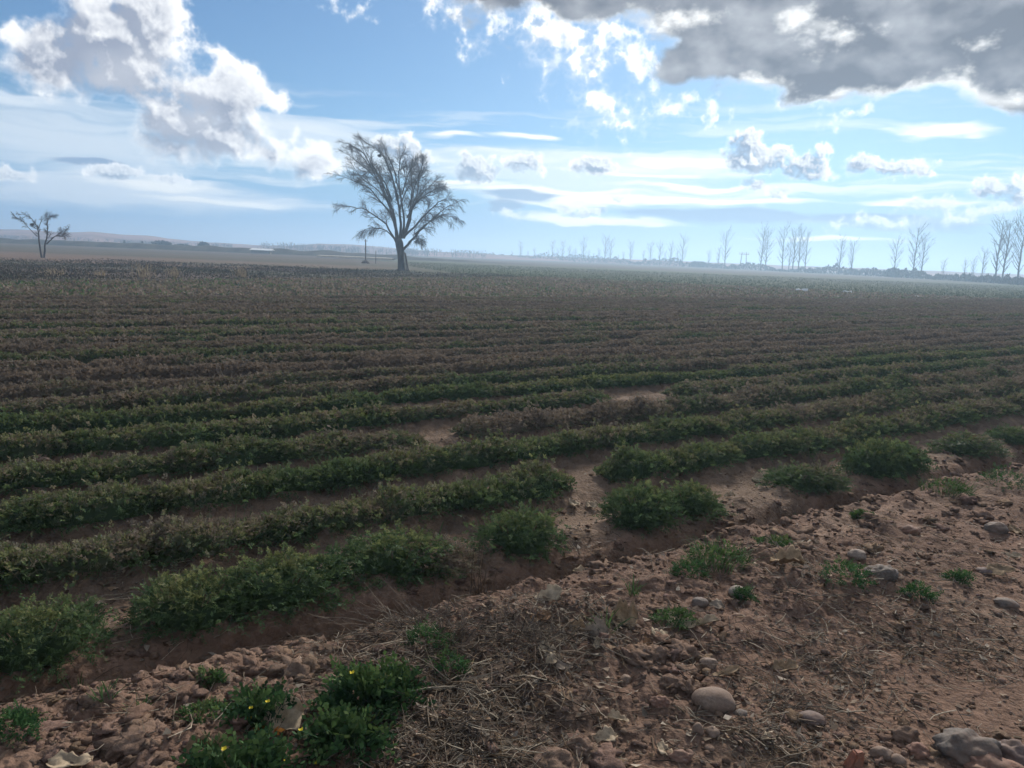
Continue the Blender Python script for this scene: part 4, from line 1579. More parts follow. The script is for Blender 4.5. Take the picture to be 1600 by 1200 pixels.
def mat_clod():
    m, t = material("earth clod")
    p = wpos(t)
    n = t.noise(p, 30, 5, 0.7)
    n2 = t.noise(p, 140, 3, 0.7)
    c = t.mix(t.ss(n, 0.3, 0.7), (0.110, 0.073, 0.053), (0.195, 0.132, 0.096))
    c = t.mix(1.0, c, attr(t), 'MULTIPLY')
    finish(t, c, 0.97, bump(t, t.m('ADD', n, t.m('MULTIPLY', n2, 0.5)), 0.9, 0.010), 0.08)
    return m


MAT['clod'] = mat_clod()
MAT['straw'] = mat_plain("straw and twigs", (1.0, 1.0, 1.0), 0.2, 30.0, 0.8, 0.2, True, None, 0.001)
MAT['husk'] = mat_plain("dry husk", (1.0, 1.0, 1.0), 0.25, 45.0, 0.75, 0.2, True, 0.22, 0.002)
MAT['grass'] = mat_leaf("weed green", (0.075, 0.135, 0.042), (0.052, 0.100, 0.038), (0.15, 0.19, 0.055), (0.14, 0.10, 0.06), 0.3, 6.0)
MAT['feather'] = mat_leaf("feathery green", (0.055, 0.125, 0.042), (0.040, 0.095, 0.036), (0.09, 0.15, 0.05), (0.12, 0.10, 0.05), 0.3, 6.0)
MAT['weed'] = mat_leaf("broad weed", (0.048, 0.100, 0.034), (0.034, 0.075, 0.034), (0.10, 0.15, 0.045), (0.18, 0.10, 0.035), 0.25, 3.0)
MAT['yellow'] = mat_plain("yellow petals", (0.62, 0.50, 0.03), 0.15, 60.0, 0.6, 0.2)
MAT['orange'] = mat_plain("orange withered leaf", (0.36, 0.17, 0.045), 0.25, 60.0, 0.7, 0.2, False, 0.25)


def zones_sample(rn, zones, n):
    """points scattered round places on the ground: (px, py, spread across the view, spread in depth, weight)"""
    w = np.array([z[4] for z in zones], float); w /= w.sum()
    pick = rn.choice(len(zones), n, p=w)
    X, Y = np.zeros(n), np.zeros(n)
    for i, (px, py, sx, sy, _) in enumerate(zones):
        x, y = gp(px, py)
        k = pick == i
        X[k] = x + rn.normal(size=k.sum()) * sx
        Y[k] = y + rn.normal(size=k.sum()) * sy
    u, v = uv_of(X, Y)
    return X, Y, u, v


def scatter_lumps(mb, X, Y, size, rn, protos, flat=(0.45, 0.8), sink=0.25, tint=(0.75, 1.25)):
    Z = height(X, Y)
    for i in range(len(X)):
        PV, PF = protos[rn.randint(len(protos))]
        s = size[i]
        a = rn.uniform(0, 6.28)
        sc = np.array([s * rn.uniform(0.8, 1.3), s * rn.uniform(0.7, 1.1), s * rn.uniform(*flat)])
        V = PV * sc
        ca, sa = math.cos(a), math.sin(a)
        V = np.stack([V[:, 0] * ca - V[:, 1] * sa + X[i], V[:, 0] * sa + V[:, 1] * ca + Y[i], V[:, 2] + Z[i] + sc[2] * (1 - 2 * sink) * 0.6], 1)
        t = rn.uniform(*tint)
        mb.addq(V, PF, (t, t * rn.uniform(0.95, 1.03), t * rn.uniform(0.92, 1.05)))


def build_loose_earth():
    rn = np.random.RandomState(21)
    rg = random.Random(21)

    def proto(sub, rough, freq):
        V, F = lump_verts(rg, sub, rough, freq)
        return V, np.array(F)
    small = [proto(1, 0.9, 1.6) for _ in range(8)]
    large = [proto(2, 1.25, 1.9) for _ in range(10)]
    # crumbs everywhere on the bank, thick along the edge of the ditch
    mb = MB()
    n = 17000
    y = 2.0 + 6.5 * rn.rand(n) ** 1.6
    x = rn.uniform(-0.74, 0.78, n) * y
    u, v = uv_of(x, y)
    p = sstep(v, 0.9, 1.9) * sstep(v, 2.90, 2.80) * (0.35 + 0.65 * sstep(gn(x * 1.1, y * 1.1, 131), -0.2, 0.4)) + 0.22 * sstep(v, 1.6, 0.9)
    ridge = np.cos((v - ROW_0) * 2 * math.pi / ROW_D)
    p = np.maximum(p, sstep(v, 3.06, 3.18) * (0.25 + 0.5 * sstep(gn(u * 1.1, v * 2, 132), -0.1, 0.4)) * sstep(v, 6.5, 4.5))
    k = rn.rand(n) < p
    x, y = x[k], y[k]
    s = 0.005 + 0.011 * rn.rand(len(x)) ** 2.2
    scatter_lumps(mb, x, y, s, rn, small)
    add("soil_crumbs", mb.mesh("soil_crumbs", MAT['clod'], False), label="loose reddish-brown crumbs of earth over the bank and track", cat="soil", kind='stuff')
    # fist-sized clods
    mb = MB()
    zones = [(150, 1130, 0.25, 0.10, 2), (330, 1080, 0.25, 0.10, 3), (480, 1035, 0.2, 0.10, 3), (230, 1180, 0.15, 0.10, 2), (1040, 1010, 0.16, 0.12, 3), (1080, 1060, 0.12, 0.08, 2),
             (900, 1180, 0.2, 0.08, 2), (1350, 1150, 0.25, 0.1, 3), (1250, 860, 0.5, 0.25, 6), (1450, 820, 0.5, 0.3, 6), (1560, 790, 0.4, 0.3, 4), (980, 940, 0.35, 0.18, 3),
             (720, 900, 0.2, 0.12, 2), (900, 830, 0.25, 0.15, 3), (1150, 800, 0.35, 0.12, 4), (1450, 715, 0.5, 0.2, 3), (250, 960, 0.2, 0.15, 2), (60, 960, 0.25, 0.1, 2), (400, 870, 0.35, 0.1, 2),
             (660, 790, 0.5, 0.12, 2), (1300, 970, 0.5, 0.3, 2), (850, 1080, 0.25, 0.2, 2)]
    X, Y, u, v = zones_sample(rn, zones, 650)
    ok = ~((v > 2.86) & (v < 3.10))
    X, Y = X[ok], Y[ok]
    s = 0.008 + 0.024 * rn.rand(len(X)) ** 2.4
    scatter_lumps(mb, X, Y, s, rn, large, (0.35, 0.7), 0.45, (0.8, 1.2))
    zones = [(110, 1150, 0.16, 0.07, 2), (250, 1120, 0.16, 0.06, 3), (370, 1075, 0.14, 0.06, 3), (470, 1045, 0.12, 0.06, 2), (230, 1185, 0.12, 0.06, 2), (1250, 850, 0.3, 0.12, 2),
             (1400, 815, 0.4, 0.2, 4), (1520, 800, 0.4, 0.2, 4), (1040, 1020, 0.1, 0.08, 2), (900, 1190, 0.12, 0.05, 1), (1150, 810, 0.25, 0.08, 2)]
    X, Y, u, v = zones_sample(rn, zones, 150)
    ok = ~((v > 2.86) & (v < 3.10))
    X, Y = X[ok], Y[ok]
    slab = [proto(3, 1.1, 1.7) for _ in range(8)]
    scatter_lumps(mb, X, Y, 0.022 + 0.034 * rn.rand(len(X)) ** 1.8, rn, slab, (0.30, 0.60), 0.45, (0.95, 1.35))
    n = 520
    uu = rn.uniform(-1.2, 8.5, n)
    vv = np.where(rn.rand(n) < 0.6, 2.78 + 0.07 * rn.normal(size=n), 3.16 + 0.06 * rn.normal(size=n))
    vv = vv - 0.06 * gn(uu * 0.5, vv * 0.3, 5)
    X, Y = xy_of(uu, vv)
    ok = (Y > 1.8) & (gn(uu * 1.3, vv, 133) > -0.25)
    X, Y = X[ok], Y[ok]
    scatter_lumps(mb, X, Y, 0.008 + 0.026 * rn.rand(len(X)) ** 2.2, rn, large, (0.35, 0.7), 0.45, (0.8, 1.2))
    add("earth_clods", mb.mesh("earth_clods", MAT['clod'], False), label="rough clods of dry earth heaped along the ditch bank", cat="clods", kind='stuff')
    # pebbles
    mb = MB()
    zones = [(1130, 1160, 0.25, 0.12, 3), (1330, 1170, 0.25, 0.1, 3), (1150, 950, 0.3, 0.15, 2), (1350, 870, 0.5, 0.3, 3), (1500, 1100, 0.35, 0.2, 2), (900, 1050, 0.3, 0.2, 2), (1450, 950, 0.4, 0.25, 2)]
    X, Y, u, v = zones_sample(rn, zones, 330)
    ok = v < 2.7
    X, Y = X[ok], Y[ok]
    rnd = [proto(2, 0.12, 0.9) for _ in range(5)]
    scatter_lumps(mb, X, Y, 0.006 + 0.012 * rn.rand(len(X)) ** 2, rn, rnd, (0.5, 0.85), 0.25, (0.8, 1.5))
    add("pebbles", mb.mesh("pebbles", MAT['clod'], True), label="small rounded pebbles strewn over the trodden earth", cat="pebbles", kind='stuff')


def build_stones():
    # px, py of the foot, width and height in photograph pixels, stuff, label
    L = [(1114, 1112, 62, 40, 'tan', 0.08, "large smooth oval brown stone lying alone on bare earth"),
         (1506, 1192, 76, 48, 'dark', 0.34, "largest dark grey boulder at the bottom right corner"),
         (1580, 1194, 54, 34, 'purple', 0.38, "dark reddish stone with a hollow beside the largest boulder"),
         (1552, 1216, 66, 32, 'rust', 0.30, "rounded brown stone cut by the bottom edge under the boulder"),
         (1152, 927, 27, 19, 'pale', 0.10, "pale grey rounded stone on the bank by a green sprig"),
         (1093, 948, 26, 18, 'dark', 0.14, "dark grey stone tucked between pale husks and grass"),
         (1338, 873, 25, 19, 'pale', 0.16, "pale egg-shaped stone above the dark flat stone"),
         (1376, 906, 44, 28, 'grey', 0.30, "broad grey stone below the pale egg-shaped stone"),
         (1556, 835, 28, 24, 'grey', 0.22, "grey stone standing on the crumbled bank near the right edge"),
         (1421, 834, 28, 20, 'rust', 0.25, "blocky brown stone in the middle of the crumbled bank"),
         (1572, 953, 30, 16, 'grey', 0.14, "flat grey stone on the track near the right edge"),
         (1536, 899, 22, 13, 'purple', 0.16, "small purplish stone above the flat grey track stone"),
         (1268, 1130, 40, 20, 'purple', 0.12, "long purplish grey stone among straw right of the oval stone"),
         (1015, 880, 22, 13, 'tan', 0.14, "tan stone on the ditch's near lip left of bright weeds"),
         (706, 950, 21, 14, 'tan', 0.18, "small tan stone on the ditch's near lip above the dry brush"),
         (63, 716, 28, 16, 'tan', 0.30, "square tan block lying before a crop row at far left"),
         (562, 664, 26, 15, 'rust', 0.35, "reddish lump of earth between two crop rows left of the bare gap"),
         (786, 645, 24, 12, 'rust', 0.35, "reddish lump between two crop rows right of the bare gap"),
         (978, 1058, 17, 19, 'tan', 0.25, "small upright tan pebble left of the crumbly clods"),
         (712, 862, 26, 18, 'pale', 0.40, "pale rough lump beside the round green bush"),
         (718, 888, 20, 18, 'tan', 0.35, "tan lump just below the pale rough lump near the bush"),
         (1250, 1154, 15, 11, 'tan', 0.12, "small tan pebble below the long purplish stone"),
         (1156, 1123, 20, 9, 'grey', 0.10, "flat little grey stone touching the large oval stone's side"),
         (1106, 1040, 26, 17, 'tan', 0.22, "tan stone on the end of the crumbly clod ridge"),
         (1072, 1082, 34, 30, 'tan', 0.60, "rough pale clod above and left of the large oval stone"),
         (1045, 1075, 34, 24, 'tan', 0.60, "rough brown clod beside the pale clod by the oval stone"),
         (1020, 1030, 40, 26, 'tan', 0.65, "left big clod of the crumbly ridge below the husks"),
         (1065, 1022, 44, 26, 'tan', 0.65, "right big clod of the crumbly ridge below the husks"),
         (1412, 1160, 36, 26, 'rust', 0.45, "brown clod uphill of the pebbles left of the boulder"),
         (1376, 1188, 30, 22, 'tan', 0.20, "rounded tan stone beside the red brick shard"),
         (1402, 1196, 22, 18, 'tan', 0.18, "smaller rounded tan stone between brick shard and boulder"),
         (1432, 1184, 28, 24, 'rust', 0.25, "rounded reddish stone just left of the largest boulder"),
         (905, 1185, 42, 30, 'tan', 0.60, "rough pale clod at the bottom edge below the papery husks"),
         (860, 1205, 70, 26, 'tan', 0.60, "broad flat clod cut by the bottom edge"),
         (1062, 1190, 30, 22, 'rust', 0.30, "blocky brown stone at the bottom edge beside a curled husk"),
         (1090, 1150, 17, 22, 'tan', 0.20, "narrow upright tan stone below the large oval stone"),
         (1112, 1152, 20, 20, 'tan', 0.25, "round tan stone right of the narrow upright one"),
         (475, 1068, 26, 22, 'tan', 0.55, "rough clod on the left bank beside the dry brush"),
         (400, 1050, 36, 18, 'tan', 0.55, "crumbly clod on the crest of the left bank"),
         (160, 1100, 40, 26, 'tan', 0.60, "crumbly clod by grass blades at the ditch edge"),
         (540, 905, 36, 10, 'tan', 0.30, "flat tan slab behind the long green clump"),
         (1030, 1105, 26, 20, 'rust', 0.35, "rust red stone half buried left of the large oval stone")]
    for i, (px, py, w, h, kind, rough, lab) in enumerate(L):
        rg = random.Random(500 + i)
        if i and rough < 0.4:
            rough += 0.05
        x, y = gp(px, py)
        d = math.sqrt(x * x + y * y + CAM_H ** 2)
        W = w * d / 1225.0 * 0.5
        Hh = h * d / 1225.0 * 0.5
        # a flat stone seen from above shows its depth as height
        V, F = lump_verts(rg, 4 if w > 24 else 3, rough, 1.0 if rough < 0.3 else 1.6)
        down = CAM_H / d
        dz = Hh * 0.92
        dy = min(max(W * 0.75, Hh), W)
        V = V * np.array([W, dy, dz])
        cname = "clod" if (kind in ('tan', 'rust') and rough >= 0.45) else "stone"
        if kind == 'red':
            cname = "brick_shard"
        fwd = dz * 0.55 + dy * 0.2
        y2 = y + fwd
        x2 = x * (y2 / y)
        me = mesh_from(cname, V, F, MAT['clod'] if cname == "clod" else ST[kind], True, None, np.full((len(V), 3), 1.2))
        add(cname, me, loc=(x2, y2, h1(x2, y2) + dz * (0.34 if i == 0 else 0.16)), rot=(rg.uniform(-0.12, 0.12), rg.uniform(-0.12, 0.12), rg.uniform(-0.25, 0.25)),
            label=lab, cat="clod" if cname == "clod" else "stone", group="stones and clods on the near ground")
    # brick shard
    x, y = gp(1333, 1200)
    P = [(-0.026, -0.02, -0.03), (0.030, -0.024, -0.03), (0.034, 0.022, -0.03), (-0.022, 0.026, -0.03), (-0.016, -0.014, 0.050), (0.010, -0.016, 0.062), (0.024, 0.012, 0.046), (-0.012, 0.016, 0.052)]
    import bmesh
    bm = bmesh.new()
    vs = [bm.verts.new(p) for p in P]
    for f in ((3, 2, 1, 0), (4, 5, 6, 7), (0, 1, 5, 4), (1, 2, 6, 5), (2, 3, 7, 6), (3, 0, 4, 7)):
        bm.faces.new([vs[i] for i in f])
    bmesh.ops.bevel(bm, geom=bm.edges[:], offset=0.005, segments=2, affect='EDGES')
    me = bpy.data.meshes.new("brick_shard"); bm.to_mesh(me); bm.free()
    me.materials.append(ST['red'])
    add("brick_shard", me, loc=(x, y, h1(x, y) + 0.012), rot=(0.1, 0.15, 0.3), label="orange-red brick shard standing at the bottom edge", cat="brick")


def straws(mb, X, Y, Z, ln, r, az, tilt, bend, C):
    """many thin bent three-sided stems at once"""
    n = len(X)
    d = np.stack([np.cos(az) * np.cos(tilt), np.sin(az) * np.cos(tilt), np.sin(tilt)], 1)
    s = np.stack([-np.sin(az), np.cos(az), np.zeros(n)], 1)
    w = np.cross(d, s)
    p = np.stack([X, Y, Z], 1)
    L, B = ln[:, None], (bend * ln)[:, None]
    line = [p - d * L * 0.5, p - d * L * 0.15 + s * B * 0.6, p + d * L * 0.2 + s * B * 0.5 + np.array([0, 0, 0.05]) * L, p + d * L * 0.5]
    rings = []
    for q, k in zip(line, (1.0, 1.0, 0.9, 0.5)):
        for a in (0.0, 2.094, 4.189):
            rings.append(q + (s * math.cos(a) + w * math.sin(a)) * (r * k)[:, None])
    V = np.stack(rings, 1).reshape(-1, 3)
    f = [(i * 3 + j, i * 3 + (j + 1) % 3, i * 3 + 3 + (j + 1) % 3, i * 3 + 3 + j) for i in range(3) for j in range(3)]
    F = (np.arange(n)[:, None, None] * 12 + np.array(f)[None]).reshape(-1, 4)
    mb.addq(V, F, np.repeat(C, 12, 0))


STRAW_C = [(0.30, 0.245, 0.18), (0.23, 0.185, 0.135), (0.17, 0.125, 0.09), (0.38, 0.32, 0.235), (0.15, 0.115, 0.09), (0.25, 0.17, 0.10)]


def build_litter():
    rn = np.random.RandomState(33)
    zones = [(560, 1030, 0.20, 0.14, 5), (640, 990, 0.18, 0.12, 6), (700, 1110, 0.24, 0.16, 12), (640, 1170, 0.2, 0.1, 5), (780, 1070, 0.2, 0.14, 7), (800, 1010, 0.22, 0.14, 7), (880, 960, 0.28, 0.12, 7), (950, 1000, 0.25, 0.1, 4),
             (1280, 1040, 0.20, 0.16, 6), (1230, 1100, 0.16, 0.10, 3), (1220, 1170, 0.14, 0.06, 4), (1420, 1000, 0.30, 0.14, 6), (1380, 930, 0.6, 0.3, 6), (1250, 880, 0.5, 0.2, 5),
             (1480, 860, 0.5, 0.3, 5), (600, 1180, 0.15, 0.08, 4), (760, 1180, 0.2, 0.06, 4), (1000, 1140, 0.3, 0.12, 2), (1400, 1120, 0.35, 0.12, 2), (300, 1110, 0.3, 0.12, 3),
             (900, 850, 0.25, 0.15, 4), (250, 940, 0.2, 0.15, 3), (420, 905, 0.4, 0.12, 2), (700, 860, 0.4, 0.2, 3), (1180, 760, 0.5, 0.2, 3), (300, 790, 1.0, 0.5, 3), (900, 720, 1.5, 0.6, 4),
             (350, 1010, 0.3, 0.08, 2), (100, 1060, 0.2, 0.08, 1), (1550, 1000, 0.3, 0.2, 3), (700, 640, 2.0, 0.8, 2)]
    X, Y, u, v = zones_sample(rn, zones, 7500)
    ok = Y > 1.6
    X, Y = X[ok], Y[ok]
    n = len(X)
    Z = height(X, Y) + 0.003 + 0.020 * rn.rand(n) ** 2
    mb = MB()
    C = np.array(STRAW_C)[rn.randint(0, 6, n)] * (0.30 + 0.95 * rn.rand(n) ** 2.0)[:, None]
    straws(mb, X, Y, Z, 0.02 + 0.17 * rn.rand(n) ** 2.2, 0.0009 + 0.0016 * rn.rand(n) ** 2, rn.uniform(0, 6.28, n), rn.normal(size=n) * 0.16, rn.normal(size=n) * 0.14, C)
    add("straw_litter", mb.mesh("straw_litter", MAT['straw']), label="thin straws and twigs littering the bank and track", cat="litter", kind='stuff')
    # broken bits of husk and leaf
    X, Y, u, v = zones_sample(rn, zones, 5000)
    Z = height(X, Y)
    n = len(X)
    mb = MB()
    az = rn.uniform(0, 6.28, n)
    s = 0.004 + 0.017 * rn.rand(n) ** 2.2
    tl = rn.normal(size=(n, 2)) * 0.35
    c0 = np.array([[0.30, 0.22, 0.15], [0.20, 0.135, 0.09], [0.42, 0.35, 0.27], [0.24, 0.15, 0.085], [0.16, 0.115, 0.085]])[rn.randint(0, 5, n)] * (0.35 + 0.8 * rn.rand(n) ** 1.6)[:, None]
    ca, sa = np.cos(az), np.sin(az)
    quad = []
    for (a, b, q) in ((-1, -0.5, 0.2), (0.1, -0.6, -0.1), (1, 0.05, 0.25), (-0.1, 0.6, 0.05)):
        dx, dy = a * s, b * s
        quad.append(np.stack([X + dx * ca - dy * sa, Y + dx * sa + dy * ca, Z + 0.006 + q * s + dx * tl[:, 0] + dy * tl[:, 1]], 1))
    V = np.stack(quad, 1).reshape(-1, 3)
    mb.addq(V, np.arange(n * 4).reshape(-1, 4), np.repeat(c0, 4, 0))
    add("leaf_crumbs", mb.mesh("leaf_crumbs", MAT['husk']), label="small broken bits of dry husk and leaf on the ground", cat="litter", kind='stuff')


def husk(px, py, w, h, col, lab, seed, stand=0.0):
    rg = random.Random(seed)
    x, y = gp(px, py)
    d = math.sqrt(x * x + y * y + CAM_H ** 2)
    k = d / 1225.0
    L, Wd = w * k * 1.05, max(h * k * 1.25, w * k * 0.35)
    nu, nv = 13, 8
    V, C = [], []
    ph = rg.uniform(0, 6.28)
    curl = rg.uniform(0.8, 2.0) * rg.choice((1, 1, -1))
    for j in range(nv):
        b = j / (nv - 1) - 0.5
        for i in range(nu):
            a = i / (nu - 1) - 0.5
            prof = max(0.10, (1 - abs(2 * a) ** 2.2)) ** 0.6 * (1 + 0.26 * math.sin(9 * a + ph) + 0.20 * math.sin(23 * a + 2 * ph) * (1 if b > 0 else -1))
            yy = b * prof
            z = 0.30 * Wd * (1 - math.cos(curl * 2 * yy)) + 0.10 * L * math.sin(3.2 * a + ph) + 0.07 * Wd * math.sin(11 * a + 7 * b + ph) + 0.05 * Wd * math.sin(17 * b + 5 * a + 2 * ph)
            V.append((a * L, yy * Wd * (1 - 0.15 * abs(curl) * abs(yy)), z))
            t = 1 + 0.12 * math.sin(b * 40 + ph) + rg.uniform(-0.06, 0.06)
            C.append([c * t for c in col])
    F = [(j * nu + i, j * nu + i + 1, j * nu + nu + i + 1, j * nu + nu + i) for j in range(nv - 1) for i in range(nu - 1)]
    V = np.array(V); V[:, 2] -= V[:, 2].min()
    me = mesh_from("husk", V, F, MAT['husk'], True, None, np.array(C))
    y2 = y + 0.35 * Wd * 0.5
    o = add("dry_leaf", me, loc=(x, y2, h1(x, y2) + 0.004), rot=(0.25 + stand + rg.uniform(-0.15, 0.25), rg.uniform(-0.25, 0.25), rg.uniform(-0.5, 0.5)), label=lab, cat="leaf", group="dry leaves and husks on the bank")
    so = o.modifiers.new("thickness", 'SOLIDIFY')
    so.thickness = 0.0012
    return o


def build_husks():
    P, T, B, G = (0.44, 0.345, 0.235), (0.32, 0.225, 0.135), (0.24, 0.14, 0.075), (0.30, 0.235, 0.175)
    L = [(857, 945, 42, 22, P, "pale curled husk by the dry brush on the ditch bank"),
         (910, 906, 34, 16, P, "pale ragged husk uppermost on the ditch bank above the brush"),
         (930, 995, 40, 30, G, "broad grey-tan dry leaf leaning beside green grass blades"),
         (902, 982, 20, 18, T, "small tan leaf just left of the broad leaning leaf"),
         (978, 970, 34, 40, T, "tall tan folded leaf standing right of the green blades"),
         (1064, 972, 44, 20, P, "long pale husk beside the tuft above the crumbly clods"),
         (1104, 976, 38, 12, P, "flat pale husk pieces at the right of the long husk"),
         (1030, 994, 28, 18, P, "pale curled flake lying on the crumbly clod ridge"),
         (856, 1018, 24, 16, P, "upper white flake of the pair above the crossing twigs"),
         (864, 1033, 20, 16, P, "lower white flake of the pair above the crossing twigs"),
         (882, 1040, 24, 14, G, "grey leaf touching the pair of white flakes"),
         (936, 1014, 14, 14, P, "tiny white flake below the broad leaning leaf"),
         (966, 1128, 30, 14, P, "white papery scrap on bare earth left of the oval stone"),
         (944, 1155, 34, 18, P, "second papery scrap nearer the bottom edge"),
         (1230, 892, 44, 30, T, "large crumpled tan leaf on the bank below the green strip"),
         (1254, 876, 18, 12, P, "small pale chip beside the large crumpled tan leaf"),
         (1228, 1052, 34, 18, T, "tan folded leaf among the straw heap on the track"),
         (1135, 1058, 40, 9, T, "thin yellowish leaf strip above the oval stone"),
         (440, 1135, 50, 40, P, "curled pale leaf rising out of the left weeds"),
         (322, 1180, 56, 36, T, "broad tan leaf leaning on the bank by yellow flowers"),
         (108, 1192, 48, 22, P, "pale torn husk at the bottom left corner"),
         (1192, 752, 34, 18, P, "pale crumpled flake behind the ditch by the withered stems"),
         (1140, 775, 16, 8, P, "small white chip on the soil right of the tall rounded bush"),
         (925, 788, 18, 14, P, "small pale pointed flake in the straw-littered gap"),
         (898, 782, 16, 14, P, "pale flake left of the pointed one in the gap"),
         (1170, 828, 40, 10, P, "flat pale slab on the ditch bed right of the tall bush"),
         (1505, 745, 18, 12, G, "grey folded flake in the ditch near the right end"),
         (1040, 1178, 26, 18, P, "striped curled husk at the bottom edge by the blocky stone"),
         (1200, 1165, 24, 10, P, "white scrap in straw near the bottom edge"),
         (1120, 950, 22, 14, G, "grey flake beside the dark stone in the grass"),
         (1010, 1008, 20, 14, B, "brown flake on the left end of the clod ridge"),
         (845, 970, 30, 18, B, "brown leaf under the pale curled husk"),
         (150, 935, 24, 8, P, "thin white chip on the soil behind the left bushes"),
         (1590, 830, 18, 14, T, "tan flake at the right edge on the crumbled bank"),
         (1560, 900, 50, 12, T, "long tan leaf on the track at the right edge"),
         (1580, 868, 24, 9, P, "thin pale strip near the right edge above the long leaf")]
    for i, (px, py, w, h, c, lab) in enumerate(L):
        husk(px, py, w, h, c, lab, 900 + i, 0.5 if ('standing' in lab or 'rising' in lab or 'leaning' in lab) else 0.0)


def blades_mesh(name, seed, n, R0, H, width, lean=0.6, mat='grass'):
    rg = np.random.RandomState(seed)
    a = rg.uniform(0, 6.28, n); r = R0 * np.sqrt(rg.rand(n))
    base = np.stack([r * np.cos(a), r * np.sin(a), np.full(n, -0.01)], 1)
    d = np.stack([np.cos(a) * lean * rg.rand(n) + rg.normal(size=n) * 0.25, np.sin(a) * lean * rg.rand(n) + rg.normal(size=n) * 0.25, np.ones(n)], 1)
    d /= np.linalg.norm(d, axis=1, keepdims=True)
    h = (H * rg.uniform(0.45, 1.1, n))[:, None]
    b = rg.uniform(0, 6.28, n)
    s = np.stack([np.cos(b), np.sin(b), np.zeros(n)], 1) * width
    out = d * np.array([1, 1, 0]) * 0.9
    p1 = base + d * h * 0.5
    p2 = base + d * h * 0.85 + out * h * 0.25 - np.array([0, 0, 0.02]) * h
    p3 = base + d * h * 1.0 + out * h * 0.55 - np.array([0, 0, 0.12]) * h
    V = np.stack([base - s, base + s, p1 + s * 0.9, p1 - s * 0.9, p2 + s * 0.6, p2 - s * 0.6, p3 + s * 0.1, p3 - s * 0.1], 1).reshape(-1, 3)
    q = np.arange(n)[:, None] * 8
    F = np.concatenate([q + np.array([[0, 1, 2, 3]]), q + np.array([[3, 2, 4, 5]]), q + np.array([[5, 4, 6, 7]])])
    t = np.stack([np.zeros(n), rg.rand(n), rg.rand(n)], 1)
    t = np.repeat(t, 8, 0); t[6::8, 0] = t[7::8, 0] = 0.8
    return mesh_from(name, V, F, MAT[mat], False, None, t)


